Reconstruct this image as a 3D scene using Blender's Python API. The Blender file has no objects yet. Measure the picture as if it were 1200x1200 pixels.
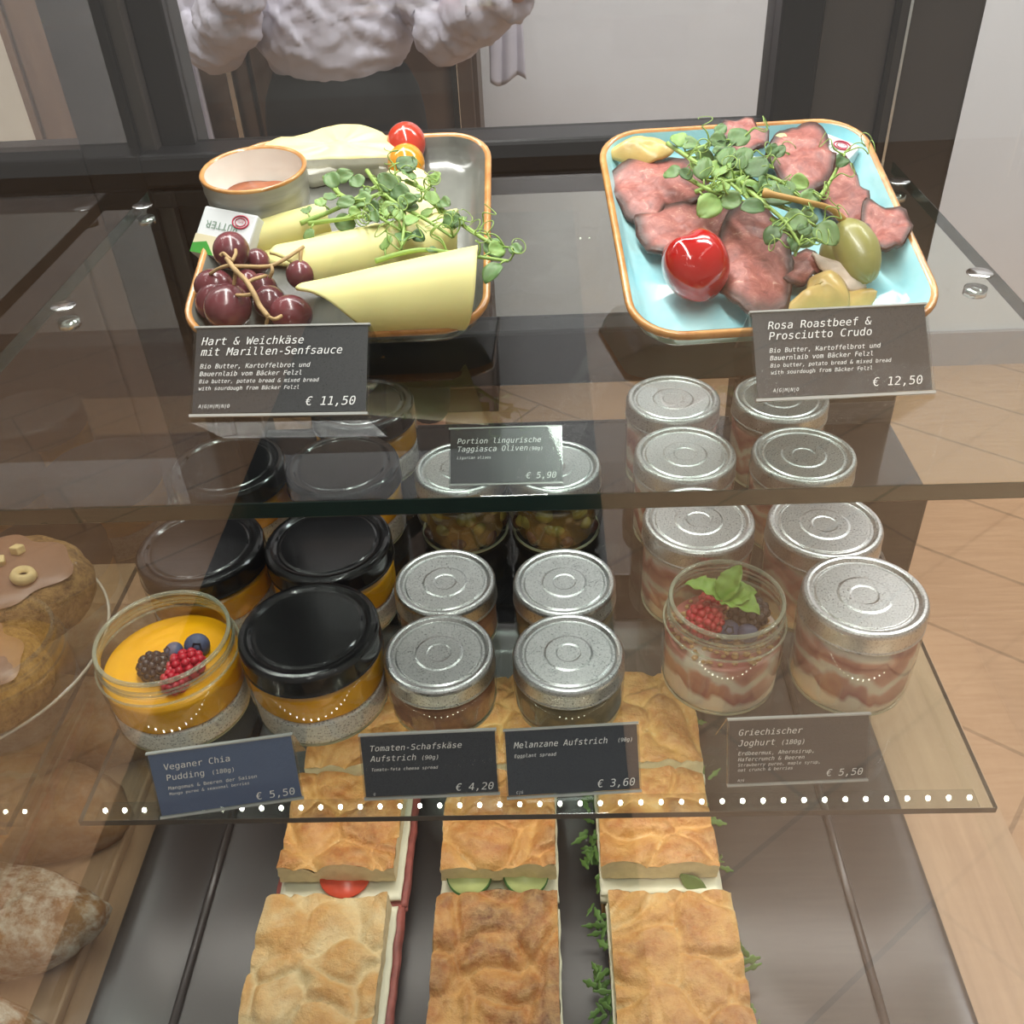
import bpy, bmesh, math, random
from mathutils import Vector, Matrix, noise
random.seed(7)
PI = math.pi
sc = bpy.context.scene
COL = sc.collection

# ------------------------------------------------------------------ camera
# shelf co-ordinates: z = 0 is the top of the lower glass shelf, x right, y into the case
F = 1130.64
RIGHT = Vector((0.99887, 0.01466, -0.04531))
DOWN = Vector((-0.02700, -0.60925, -0.79252))
FWD = Vector((-0.03922, 0.79284, -0.60817))
EYE = Vector((0, 0, 0.46))
cd = bpy.data.cameras.new('camera')
cam = bpy.data.objects.new('camera', cd)
COL.objects.link(cam)
cd.sensor_width = 36.0
cd.lens = F / 1200 * 36.0
cd.clip_start = 0.01
mw = Matrix.Identity(4)
for i in range(3):
    mw[i][0] = RIGHT[i]; mw[i][1] = -DOWN[i]; mw[i][2] = -FWD[i]; mw[i][3] = EYE[i]
cam.matrix_world = mw
sc.camera = cam

# ------------------------------------------------------------------ world, lights, exposure
sc.view_settings.view_transform = 'Standard'
sc.view_settings.look = 'None'
sc.view_settings.gamma = 1.0
sc.view_settings.use_curve_mapping = False
sc.view_settings.exposure = 0.06
sc.cycles.max_bounces = 10
sc.cycles.transparent_max_bounces = 40
sc.cycles.glossy_bounces = 5
sc.cycles.diffuse_bounces = 3
sc.cycles.caustics_reflective = False
sc.cycles.caustics_refractive = False
sc.cycles.sample_clamp_indirect = 4.0
w = bpy.data.worlds.new('shop_light'); sc.world = w
w.use_nodes = True
w.node_tree.nodes['Background'].inputs[0].default_value = (1.0, 0.93, 0.86, 1)
w.node_tree.nodes['Background'].inputs[1].default_value = 0.40

def area(name, loc, size, power, color=(1, 1, 1), aim=None, spread=PI):
    l = bpy.data.lights.new(name, 'AREA')
    l.shape = 'RECTANGLE'; l.size = size[0]; l.size_y = size[1]
    l.energy = power; l.color = color; l.spread = spread
    o = bpy.data.objects.new(name, l); COL.objects.link(o)
    o.location = loc
    if aim is not None:
        o.rotation_euler = (Vector(aim) - Vector(loc)).to_track_quat('-Z', 'Y').to_euler()
    return o
area('case_top_light', (-0.05, 0.43, 0.86), (1.1, 0.066), 8.2, (1, 0.975, 0.94), (-0.02, 0.44, 0.0))
area('card_glare_light', (-0.05, 0.712, 0.70), (1.0, 0.07), 3.4, (1, 0.975, 0.95), (-0.05, 0.45, 0.1))  # unseen lamp added for the glare on the price cards
area('shelf_edge_light', (-0.016, 0.400, -0.012), (0.50, 0.03), 0.42, (1, 0.95, 0.88), (-0.016, 0.37, -0.3))
area('ceiling_light', (-0.4, 1.05, 1.9), (1.8, 0.3), 52, (1, 0.97, 0.98), (-0.4, 2.2, .1))
area('ceiling_light', (1.3, 1.05, 1.9), (1.0, 0.3), 40, (0.96, 0.98, 1), (1.3, 2.3, -.1))
area('shop_downlight', (1.45, -1.50, 1.9), (1.0, 1.1), 48, (0.90, 0.97, 1.0), (1.40, -1.45, -0.9), math.radians(72))
area('shop_downlight', (-1.15, -0.95, 1.9), (0.6, 0.8), 15, (1, 0.93, 0.86), (-1.15, -0.95, -0.9), math.radians(70))

# ------------------------------------------------------------------ helpers
def ray(px, py):
    return RIGHT * ((px - 600) / F) + DOWN * ((py - 600) / F) + FWD
def at(px, py, z):
    d = ray(px, py); return EYE + d * ((z - EYE.z) / d.z)
def aty(px, py, y):
    d = ray(px, py); return EYE + d * (y / d.y)
def proj(p):
    q = Vector(p) - EYE; z = q.dot(FWD)
    return 600 + F * q.dot(RIGHT) / z, 600 + F * q.dot(DOWN) / z
def hit(px, py, O, N):
    d = ray(px, py); return EYE + d * ((Vector(O) - EYE).dot(N) / d.dot(N))

def tag(o, label=None, cat=None, group=None, kind=None):
    if label: o['label'] = label
    if cat: o['category'] = cat
    if group: o['group'] = group
    if kind: o['kind'] = kind
    return o
def empty(name, loc, label, cat, group=None, rz=0.0):
    o = bpy.data.objects.new(name, None); COL.objects.link(o)
    o.empty_display_size = 0.01
    o.location = loc; o.rotation_euler = (0, 0, rz)
    return tag(o, label, cat, group)
def link(name, me, mats, parent=None, smooth=True):
    o = bpy.data.objects.new(name, me); COL.objects.link(o)
    for m in (mats if isinstance(mats, (list, tuple)) else [mats]):
        me.materials.append(m)
    if smooth:
        for p in me.polygons: p.use_smooth = True
    if parent is not None: o.parent = parent
    return o
def dup(root, loc, rz=0.0, label=None, group=None):
    r = root.copy(); COL.objects.link(r); r.location = loc; r.rotation_euler = (0, 0, rz)
    if label: r['label'] = label
    if group: r['group'] = group
    for ch in list(root.children):
        c = ch.copy(); COL.objects.link(c); c.parent = r
        for g in list(ch.children):
            d = g.copy(); COL.objects.link(d); d.parent = c
    return r

def crisp(prof, d=.00022):
    """support points either side of each profile corner, so smooth shading stays flat between"""
    out = []; k = len(prof)
    for i, p in enumerate(prof):
        p = Vector((p[0], p[1]))
        if i > 0:
            a = Vector(prof[i-1]); L = (a-p).length
            if L > 3*d: out.append(tuple(p + (a-p)*(d/L)))
        out.append(tuple(p))
        if i < k-1:
            b = Vector(prof[i+1]); L = (b-p).length
            if L > 3*d: out.append(tuple(p + (b-p)*(d/L)))
    return out
class MB:
    """collects shapes; build() links them as ONE mesh object"""
    def __init__(s): s.v = []; s.f = []; s.m = []
    def add(s, vs, fs, mi=0):
        b = len(s.v); s.v += [tuple(v) for v in vs]
        s.f += [tuple(i + b for i in f) for f in fs]; s.m += [mi] * len(fs)
    def box(s, a, b, mi=0, M=None):
        x0, y0, z0 = a; x1, y1, z1 = b
        vs = [Vector(c) for c in ((x0,y0,z0),(x1,y0,z0),(x1,y1,z0),(x0,y1,z0),(x0,y0,z1),(x1,y0,z1),(x1,y1,z1),(x0,y1,z1))]
        if M is not None: vs = [M @ v for v in vs]
        s.add(vs, [(0,3,2,1),(4,5,6,7),(0,1,5,4),(1,2,6,5),(2,3,7,6),(3,0,4,7)], mi)
    def lathe(s, prof, n=48, mi=0, M=None, wob=None):
        vs = []; fs = []; rows = []
        for r, z in prof:
            if r < 1e-7:
                rows.append([len(vs)]); vs.append(Vector((0, 0, z)))
            else:
                row = []
                for i in range(n):
                    a = 2*PI*i/n
                    rr, zz = (r, z) if wob is None else wob(r, z, a)
                    row.append(len(vs)); vs.append(Vector((rr*math.cos(a), rr*math.sin(a), zz)))
                rows.append(row)
        for p, q in zip(rows, rows[1:]):
            for i in range(n):
                j = (i+1) % n
                if len(p) == 1 and len(q) == 1: continue
                if len(p) == 1: fs.append((p[0], q[j], q[i]))
                elif len(q) == 1: fs.append((p[i], p[j], q[0]))
                else: fs.append((p[i], p[j], q[j], q[i]))
        if M is not None: vs = [M @ v for v in vs]
        s.add(vs, fs, mi)
    def tube(s, pts, rad, n=6, mi=0, cap=True):
        pts = [Vector(p) for p in pts]; k = len(pts)
        rads = rad if isinstance(rad, (list, tuple)) else [rad]*k
        t0 = (pts[1]-pts[0]).normalized()
        ref = Vector((0,0,1)) if abs(t0.z) < .9 else Vector((1,0,0))
        nx = t0.cross(ref).normalized()
        vs = []; fs = []
        for i, p in enumerate(pts):
            t = (pts[min(i+1,k-1)]-pts[max(i-1,0)])
            t = t.normalized() if t.length > 1e-9 else t0
            nx = (nx - t*nx.dot(t))
            nx = nx.normalized() if nx.length > 1e-6 else t.orthogonal().normalized()
            ny = t.cross(nx)
            for j in range(n):
                a = 2*PI*j/n
                vs.append(p + (nx*math.cos(a)+ny*math.sin(a))*rads[i])
        for i in range(k-1):
            for j in range(n):
                j2 = (j+1) % n
                fs.append((i*n+j, i*n+j2, (i+1)*n+j2, (i+1)*n+j))
        if cap:
            fs.append(tuple(range(n-1,-1,-1))); fs.append(tuple(range((k-1)*n, k*n)))
        s.add(vs, fs, mi)
    def ball(s, c, r, nu=14, nv=10, mi=0, fn=None, M=None):
        c = Vector(c); rx, ry, rz = (r, r, r) if not isinstance(r, (tuple, list)) else r
        vs = []; fs = []
        for i in range(nv+1):
            th = PI*i/nv
            for j in range(nu):
                ph = 2*PI*j/nu
                d = Vector((math.sin(th)*math.cos(ph), math.sin(th)*math.sin(ph), math.cos(th)))
                k = 1.0 if fn is None else fn(d)
                p = Vector((d.x*rx*k, d.y*ry*k, d.z*rz*k))
                if M is not None: p = M @ p
                vs.append(c + p)
        for i in range(nv):
            for j in range(nu):
                j2 = (j+1) % nu
                fs.append((i*nu+j, (i+1)*nu+j, (i+1)*nu+j2, i*nu+j2))
        s.add(vs, fs, mi)
    def prism(s, poly, z0, z1, mi=0, M=None):
        n = len(poly)
        vs = [Vector((x, y, z0)) for x, y in poly] + [Vector((x, y, z1)) for x, y in poly]
        if M is not None: vs = [M @ v for v in vs]
        fs = [tuple(range(n-1,-1,-1)), tuple(range(n, 2*n))] + [(i, (i+1)%n, n+(i+1)%n, n+i) for i in range(n)]
        s.add(vs, fs, mi)
    def grid(s, fn, nu, nv, mi=0, flip=False):
        vs = [fn(i/nu, j/nv) for j in range(nv+1) for i in range(nu+1)]
        fs = []
        for j in range(nv):
            for i in range(nu):
                a = j*(nu+1)+i; f = (a, a+1, a+nu+2, a+nu+1)
                fs.append(f[::-1] if flip else f)
        s.add(vs, fs, mi)
    def mesh(s, name, weld=False):
        me = bpy.data.meshes.new(name)
        me.from_pydata(s.v, [], s.f); me.validate()
        if len(me.polygons) == len(s.m):
            me.polygons.foreach_set('material_index', s.m)
        if weld:
            bm = bmesh.new(); bm.from_mesh(me); bmesh.ops.remove_doubles(bm, verts=bm.verts, dist=1e-6)
            bmesh.ops.recalc_face_normals(bm, faces=bm.faces); bm.to_mesh(me); bm.free()
        me.update(); return me
    def build(s, name, mats, parent=None, smooth=True, weld=False, bevel=0.0, loc=None):
        o = link(name, s.mesh(name, weld), mats, parent, smooth)
        if loc is not None: o.location = loc
        if bevel:
            m = o.modifiers.new('edge', 'BEVEL'); m.width = bevel; m.segments = 2; m.limit_method = 'ANGLE'
            for p in o.data.polygons: p.use_smooth = False
        return o
def sheet(o, t, off=0.0, sub=0):
    if sub:
        m = o.modifiers.new('smooth', 'SUBSURF'); m.levels = sub; m.render_levels = sub
    m = o.modifiers.new('thickness', 'SOLIDIFY'); m.thickness = t; m.offset = off
    return o
def origin(o, c):
    """move a mesh's origin to c without moving the mesh"""
    c = Vector(c); o.data.transform(Matrix.Translation(-c)); o.location = Vector(o.location) + c
    return o
def center(o):
    n = len(o.data.vertices); c = Vector()
    for v in o.data.vertices: c += v.co
    return origin(o, c / n)
def spline(pts, n=24):
    pts = [Vector(p) for p in pts]; k = len(pts); out = []
    for i in range(n+1):
        t = i/n*(k-1); a = min(int(t), k-2); f = t-a
        p0 = pts[max(a-1,0)]; p1 = pts[a]; p2 = pts[a+1]; p3 = pts[min(a+2,k-1)]
        out.append(0.5*((2*p1)+(p2-p0)*f+(2*p0-5*p1+4*p2-p3)*f*f+(3*p1-p0-3*p2+p3)*f**3))
    return out

# ------------------------------------------------------------------ materials
def rgb(r, g, b):
    f = lambda c: ((c/255+0.055)/1.055)**2.4 if c/255 > 0.04045 else c/255/12.92
    return (f(r), f(g), f(b), 1)
class NT:
    def __init__(s, name):
        s.m = bpy.data.materials.new(name); s.m.use_nodes = True
        s.t = s.m.node_tree; s.b = s.t.nodes['Principled BSDF']; s.o = s.t.nodes['Material Output']
    def n(s, t, **kw):
        x = s.t.nodes.new(t)
        for k, v in kw.items():
            if k in x.inputs: x.inputs[k].default_value = v
            else: setattr(x, k, v)
        return x
    def l(s, a, b): s.t.links.new(a, b)
    def coord(s, scale=(1,1,1), which='Object'):
        tc = s.n('ShaderNodeTexCoord'); mp = s.n('ShaderNodeMapping'); mp.inputs['Scale'].default_value = scale
        s.l(tc.outputs[which], mp.inputs['Vector']); return mp.outputs['Vector']
    def noise(s, vec, scale, detail=4, rough=.55, dist=0.0):
        x = s.n('ShaderNodeTexNoise'); x.inputs['Scale'].default_value = scale; x.inputs['Detail'].default_value = detail
        x.inputs['Roughness'].default_value = rough; x.inputs['Distortion'].default_value = dist
        s.l(vec, x.inputs['Vector']); return x.outputs['Fac']
    def ramp(s, fac, stops):
        x = s.n('ShaderNodeValToRGB'); e = x.color_ramp.elements
        while len(e) < len(stops): e.new(0.5)
        for i, (p, c) in enumerate(stops): e[i].position = p; e[i].color = c
        s.l(fac, x.inputs['Fac']); return x.outputs['Color']
    def math(s, op, a, b=None):
        x = s.n('ShaderNodeMath', operation=op)
        for i, v in enumerate((a, b)):
            if v is None: continue
            if isinstance(v, (int, float)): x.inputs[i].default_value = v
            else: s.l(v, x.inputs[i])
        return x.outputs[0]
    def mix(s, fac, a, b):
        x = s.n('ShaderNodeMix', data_type='RGBA')
        for i, v in ((0, fac), (6, a), (7, b)):
            if isinstance(v, (int, float, tuple)): x.inputs[i].default_value = v
            else: s.l(v, x.inputs[i])
        return x.outputs[2]
    def bump(s, h, strength=.3, dist=.001):
        x = s.n('ShaderNodeBump'); x.inputs['Strength'].default_value = strength; x.inputs['Distance'].default_value = dist
        s.l(h, x.inputs['Height']); s.l(x.outputs['Normal'], s.b.inputs['Normal'])
    def set(s, **kw):
        for k, v in kw.items(): s.b.inputs[k.replace('_', ' ')].default_value = v
        return s
def plain(name, col, rough=.5, metal=0.0, var=.12, vscale=60, bump=0.0, sss=0.0, coat=0.0, spec=None):
    """principled surface with a little procedural variation in tone"""
    t = NT(name); v = t.coord(); f = t.noise(v, vscale, 5)
    d = tuple(c*(1-var) for c in col[:3])+(1,); u = tuple(min(1, c*(1+var)) for c in col[:3])+(1,)
    t.l(t.ramp(f, [(.3, d), (.7, u)]), t.b.inputs['Base Color'])
    t.set(Roughness=rough, Metallic=metal)
    if spec is not None: t.b.inputs['Specular IOR Level'].default_value = spec
    if bump: t.bump(f, bump, .001)
    if sss:
        t.set(Subsurface_Weight=sss); t.b.inputs['Subsurface Radius'].default_value = (1, .6, .4); t.b.inputs['Subsurface Scale'].default_value = .004
    if coat: t.set(Coat_Weight=coat, Coat_Roughness=.05)
    return t.m
def thin_glass(name, tint, ior=1.5, rough=0.0, edge=0.0, gl=(1,1,1,1)):
    """clear sheet: passes light straight through, mirrors by Fresnel; edge darkens grazing walls"""
    t = NT(name); t.t.nodes.remove(t.b)
    tr = t.n('ShaderNodeBsdfTransparent'); g = t.n('ShaderNodeBsdfGlossy'); g.inputs['Roughness'].default_value = rough
    g.inputs['Color'].default_value = gl
    fr = t.n('ShaderNodeFresnel'); fr.inputs['IOR'].default_value = ior
    mx = t.n('ShaderNodeMixShader')
    if edge:
        lw = t.n('ShaderNodeLayerWeight'); lw.inputs['Blend'].default_value = .25
        dk = tuple(c*(1-edge) for c in tint[:3])+(1,)
        t.l(t.mix(lw.outputs['Facing'], tint, dk), tr.inputs['Color'])
    else: tr.inputs['Color'].default_value = tint
    geo = t.n('ShaderNodeNewGeometry')
    # same reflectance from either face of the sheet
    ff = t.math('MULTIPLY', fr.outputs[0], t.math('SUBTRACT', 1.0, geo.outputs['Backfacing']))
    t.l(ff, mx.inputs[0]); t.l(tr.outputs[0], mx.inputs[1]); t.l(g.outputs[0], mx.inputs[2])
    t.l(mx.outputs[0], t.o.inputs['Surface']); return t.m
def emit(name, col, s):
    t = NT(name); t.set(Base_Color=col, Emission_Color=col, Emission_Strength=s); return t.m

M = {}
M['shelf_glass'] = thin_glass('shelf_glass', (.93, .97, .95, 1), 1.5)
M['pane'] = thin_glass('case_pane', (.95, .96, .95, 1), 1.78)
M['rear_pane'] = thin_glass('rear_pane', (.80, .80, .79, 1), 1.55)
M['jar_glass'] = thin_glass('jar_glass', (.97, .975, .96, 1), 1.85, .01, .25)
M['acrylic'] = thin_glass('acrylic', (.93, .94, .94, 1), 1.49, .03, .25)
M['dome'] = thin_glass('dome', (.92, .92, .90, 1), 1.5, .01, .4)
M['edge_green'] = plain('glass_edge_green', rgb(28, 46, 42), .12, var=.3, vscale=20)
M['edge_grey'] = plain('glass_edge_grey', rgb(88, 82, 76), .15, var=.2, vscale=20)
M['black_metal'] = plain('black_metal', rgb(13, 13, 15), .35, var=.15, vscale=30, spec=.35)
M['dark_metal'] = plain('dark_metal', rgb(58, 53, 51), .4, var=.1, vscale=20)
M['chrome'] = plain('chrome', (.75, .75, .75, 1), .18, 1.0, var=.05)
M['tray'] = plain('tray_black', rgb(62, 54, 51), .30, var=.10, vscale=12, spec=.6)
M['led'] = emit('led_diode', (1, .93, .78, 1), 28)
M['white_wall'] = plain('white_wall', rgb(222, 222, 226), .8, var=.03, vscale=3)
M['skirting'] = plain('skirting', rgb(150, 143, 142), .6, var=.04, vscale=8)

def wood(name, c0, c1, axis=(1, 12, 12), scale=9, rough=.45):
    t = NT(name); v = t.coord(axis); f = t.noise(v, scale, 6, .6, .4)
    t.l(t.ramp(f, [(.25, c0), (.75, c1)]), t.b.inputs['Base Color']); t.set(Roughness=rough); t.bump(f, .05, .001); return t.m
M['beige_wood'] = wood('beige_wood', rgb(176, 140, 108), rgb(196, 160, 126), (14, 1, 14), 8)
M['brown_wood'] = wood('brown_wood', rgb(84, 62, 48), rgb(108, 82, 64), (12, 12, 1), 4)
def parquet():
    t = NT('parquet'); v = t.coord((1, 1, 1)); rot = v.node; rot.inputs['Rotation'].default_value = (0, 0, math.radians(38))
    b = t.n('ShaderNodeTexBrick'); b.inputs['Scale'].default_value = 1.0
    b.inputs['Brick Width'].default_value = 1.4; b.inputs['Row Height'].default_value = .22; b.inputs['Mortar Size'].default_value = .004
    b.inputs['Color1'].default_value = rgb(166, 128, 96); b.inputs['Color2'].default_value = rgb(176, 138, 105); b.inputs['Mortar'].default_value = rgb(110, 82, 58)
    t.l(v, b.inputs['Vector'])
    v2 = t.coord((3, 30, 3)); v2.node.inputs['Rotation'].default_value = (0, 0, math.radians(38))
    f = t.noise(v2, 3, 6, .6, .3)
    t.l(t.mix(.35, b.outputs['Color'], t.ramp(f, [(.3, rgb(160, 122, 88)), (.7, rgb(204, 168, 132))])), t.b.inputs['Base Color'])
    t.set(Roughness=.42); return t.m
M['parquet'] = parquet()
M['brown_panel'] = wood('brown_panel', rgb(58, 42, 34), rgb(76, 56, 44), (12, 12, 1), 4)

# ------------------------------------------------------------------ the room
FZ = -0.9
def struct(name, mb, mat, **kw):
    o = mb.build(name, mat, None, False, **kw); return tag(o, kind='structure')
b = MB(); b.box((-3, -4, FZ-.05), (3.2, 2.45, FZ)); struct('floor', b, M['parquet'])
b = MB(); b.box((-3, 2.40, FZ), (3.2, 2.46, 2.0)); struct('wall_back', b, M['white_wall'])
b = MB(); b.box((-3, 2.385, FZ), (3.2, 2.399, FZ+.10)); struct('baseboard_back', b, M['skirting'])

mat_ = empty('added_veil_mat', (-.30, -1.6, FZ), 'unseen black mat added on the parquet to keep reflection off the front glass', 'mat')  # added out of view; keeps the floor's reflection off the middle front glass
b = MB(); b.box((-.45, -1.7, 0), (.42, 1.65, .012)); b.build('veil_mat_slab', M['black_metal'], mat_, False, bevel=.003)

# wooden cupboard and pale door leaf against the back wall, seen through the rear glass
cb = empty('tall_cupboard', (-.75, 2.22, FZ), 'tall brown wooden cupboard standing behind the reflected figure at the back wall', 'cupboard')
b = MB(); b.box((-.85, 0, 0), (.62, .16, 2.4)); b.build('cupboard_body', M['brown_wood'], cb, False)
for x0, x1 in ((-.84, -.36), (-.35, .13), (.14, .61)):
    b = MB(); b.box((x0, -.018, .08), (x1, -.001, 2.38)); d = b.build('cupboard_door', wood('brown_door', rgb(96, 72, 57), rgb(120, 93, 74), (12, 12, 1), 4), cb, False, bevel=.003)
    h = MB(); h.box((x1-.045, -.034, .55), (x1-.03, -.019, 1.25)); h.build('handle', M['chrome'], d, False, bevel=.002)

# pale strips of the rear glass reflection, built as cloths on the cupboard doors
def cloth(px, py, w, h, lab):
    p = aty(px, py, 2.165); r = empty('reflected_strip', p, lab, 'towel', None)
    m = MB(); m.grid(lambda u, v: Vector(((u-.5)*w*(1+.25*v), -.012*abs(math.sin(u*7+v))-.006, -v*h - .01*math.sin(u*6))), 24, 18)
    sheet(m.build('cloth', plain('reflected_strip_white', rgb(206, 202, 214), .9, var=.05, vscale=30), r), .004)
    m = MB(); m.tube([(0, .036, .015), (0, -.004, .015), (0, -.012, .005), (0, -.006, -.004)], .004, 8); m.build('hook', M['chrome'], r)
cloth(214, 62, .055, .24, 'narrow white strip of the rear glass reflection, built as a towel on a hook')
cloth(590, -40, .06, .21, 'pale strip of the rear glass reflection past the held out arm, built as a towel')

# ------------------------------------------------------------------ the display case
CX0, CX1, CY1 = -.291, .305, .745
case = empty('display_case', (0, .45, -.20), 'black framed glass refrigerated display case on a pale wooden base', 'display case')
off = Vector((0, -.45, .20))
def cbox(name, a, bb, mat, par=None, bevel=0.0):
    m = MB(); m.box(Vector(a)+off, Vector(bb)+off); return m.build(name, mat, par or case, False, bevel=bevel)
cbox('base_deck', (CX0-.75, .16, -.20), (CX1+.02, CY1+.06, -.162), M['beige_wood'])
cbox('plinth', (CX0-.75, .19, FZ+.002), (CX1, CY1+.04, -.20), M['black_metal'])
for x0, x1, y0 in ((-.345, -.300, .735), (-.288, -.262, .748), (.168, .197, .735)):
    cbox('post', (x0, y0, -.16), (x1, CY1+.04, .95), M['black_metal'], bevel=.002)
cbox('side_post', (.197, .742, -.16), (.309, CY1+.03, .95), M['dark_metal'], bevel=.002)
cbox('side_seam', (.246, .738, .20), (.250, .742, .95), M['black_metal'])
cbox('side_seam', (.256, .739, .20), (.258, .742, .95), M['chrome'])
cbox('gasket', (-.300, .74, -.16), (-.288, CY1+.02, .95), M['dark_metal'])
cbox('middle_rail', (-.30, .725, .221), (.197, CY1+.02, .246), M['black_metal'], bevel=.003)
cbox('door_sill', (-.30, .730, .204), (.197, CY1+.01, .218), M['black_metal'], bevel=.002)
cbox('lower_rail', (-.30, .732, .036), (.197, CY1+.02, .088), M['black_metal'], bevel=.003)
cbox('bottom_rail', (-.30, .634, -.162), (.309, CY1+.02, -.020), M['black_metal'], bevel=.003)
cbox('header', (-.62, .60, .88), (.33, CY1+.04, .95), M['black_metal'])
cbox('neighbour_rear_panel', (-1.04, .742, -.162), (-.345, CY1+.02, .215), M['brown_panel'])
cbox('neighbour_side_panel', (-1.04, .20, -.162), (-1.02, .742, .95), M['brown_panel'])
cbox('neighbour_rail', (-1.04, .735, .215), (-.345, CY1+.02, .250), M['black_metal'])
cbox('front_glass', (-1.0, .180, -.16), (.62, .186, .95), M['pane'])
cbox('side_glass', (CX1, .19, -.162), (CX1+.006, .742, .95), M['pane'])
cbox('partition_glass', (CX0-.003, .19, -.162), (CX0+.003, .735, .95), M['pane'])
cbox('rear_door_glass', (-.262, .756, .246), (.168, .760, .95), M['rear_pane'])
cbox('rear_hatch_glass', (-.262, .756, .088), (.168, .760, .204), M['rear_pane'])
cbox('rear_hatch_glass', (-.262, .756, -.02), (.168, .760, .036), M['rear_pane'])

def glass_shelf(name, x0, x1, y0, y1, z, th, edge, label):
    r = empty(name, ((x0+x1)/2, (y0+y1)/2, z-th), label, 'shelf')
    hx, hy = (x1-x0)/2, (y1-y0)/2
    m = MB(); m.box((-hx, -hy, 0), (hx, hy, th), 0)
    m.m[2] = m.m[3] = m.m[5] = 1                 # front and side edges show the green core
    m.build('glass_sheet', [M['shelf_glass'], edge], r, False, bevel=.0006)
    return r
UP = glass_shelf('glass_shelf', -.274, .238, .297, .665, .24, .008, M['edge_green'], 'upper glass shelf with a thick green edge carrying the two plates')
LO = glass_shelf('glass_shelf', -.272, .240, .323, .665, 0.0, .005, M['edge_grey'], 'lower glass shelf carrying all the jars, lights under its front edge')
for x, y in ((-.268, .636), (-.262, .482), (.230, .625), (.229, .482)):
    for sh, z, th in ((UP, .232, 0), (LO, -.005, 0)):
        m = MB(); m.lathe([(0, -.004), (.006, -.004), (.006, 0), (0, 0)], 20)
        o = m.build('support_pin', M['chrome'], sh, True); o.location = Vector((x, y, z)) - Vector(sh.location)
        if sh is UP:
            m = MB(); m.lathe([(0, .0085), (.0065, .0085), (.0068, .0081), (0, .0081)], 20)
            o = m.build('pin_cap', M['chrome'], sh, True); o.location = Vector((x, y, z)) - Vector(sh.location)

# LED strip clipped under the front edge of the lower shelf
led = empty('led_strip', (-.016, .337, -.0105), 'clear strip of small lit LEDs under the front edge of the lower shelf', 'light strip')
m = MB(); m.box((-.252, -.006, -.0012), (.252, .006, 0)); m.build('strip_backing', M['acrylic'], led, False)
dm = MB(); dm.lathe([(.0012, 0), (.0012, .0010), (.0008, .0017), (0, .0019)], 10); dme = None
for i in range(44):
    x = -.248 + i*.496/43
    if dme is None:
        d0 = dm.build('diode', M['led'], led, False); dme = d0.data; d0.location = (x, 0, 0)
    else:
        d = bpy.data.objects.new('diode', dme); COL.objects.link(d); d.parent = led; d.location = (x, 0, 0)

# black baking tray under the sandwiches, raised rim and flange
tray = empty('baking_tray', (-.025, .42, -.162), 'black metal baking tray under the focaccia sandwiches', 'tray')
def rrect(hx, hy, r, n=6):
    out = []
    for cx, cy, a0 in ((hx-r, hy-r, 0), (-hx+r, hy-r, PI/2), (-hx+r, -hy+r, PI), (hx-r, -hy+r, 1.5*PI)):
        for i in range(n+1):
            a = a0 + PI/2*i/n; out.append((cx + r*math.cos(a), cy + r*math.sin(a)))
    return out
def loops(mb, ls, cap0=True, cap1=True, mi=0):
    """skin a stack of same-length loops"""
    n = len(ls[0]); vs = [v for l in ls for v in l]; fs = []
    for k in range(len(ls)-1):
        for i in range(n):
            j = (i+1) % n
            fs.append((k*n+i, k*n+j, (k+1)*n+j, (k+1)*n+i))
    if cap0: fs.append(tuple(range(n-1, -1, -1)))
    if cap1: fs.append(tuple(range((len(ls)-1)*n, len(ls)*n)))
    mb.add(vs, fs, mi)
m = MB()
lp = lambda hx, hy, r, z: [Vector((x, y, z)) for x, y in rrect(hx, hy, r)]
loops(m, [lp(.235, .19, .02, 0), lp(.268, .205, .02, .010), lp(.272, .209, .02, .012), lp(.275, .212, .02, .010), lp(.274, .211, .02, .013),
          lp(.270, .207, .02, .0145), lp(.262, .200, .02, .0125), lp(.250, .194, .02, .010), lp(.232, .187, .02, .004), lp(.226, .182, .02, .002)])
m.build('tray_body', M['tray'], tray)
for x in (-.222, .222):
    m = MB(); m.tube([(x, -.18, .0035), (x, .18, .0035)], .003, 8); m.build('tray_rib', M['tray'], tray)

# ------------------------------------------------------------------ the neighbouring compartment
NS = empty('glass_shelf', (-.47, .48, -.005), 'glass shelf of the neighbouring compartment carrying the chocolate cakes', 'shelf')
m = MB(); m.box((-.16, -.162, 0), (.158, .185, .005)); m.m[2] = m.m[5] = m.m[3] = 1
m.build('glass_sheet', [M['shelf_glass'], M['edge_grey']], NS, False)
cp = empty('cake_plate', (-.405, .455, .0005), 'round clear glass plate under the chocolate nut cakes', 'plate')
m = MB(); m.lathe([(0, 0), (.06, 0), (.100, .004), (.101, .0055), (.099, .0062), (.06, .003), (0, .003)], 64)
m.build('plate_disc', M['dome'], cp)
m = MB(); ring = [Vector((.1005*math.cos(a), .1005*math.sin(a), .0055)) for a in [2*PI*i/64 for i in range(65)]]
m.tube(ring, .0011, 6, cap=False); m.build('plate_rim', plain('glass_rim', rgb(205, 195, 180), .1), cp)

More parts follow.
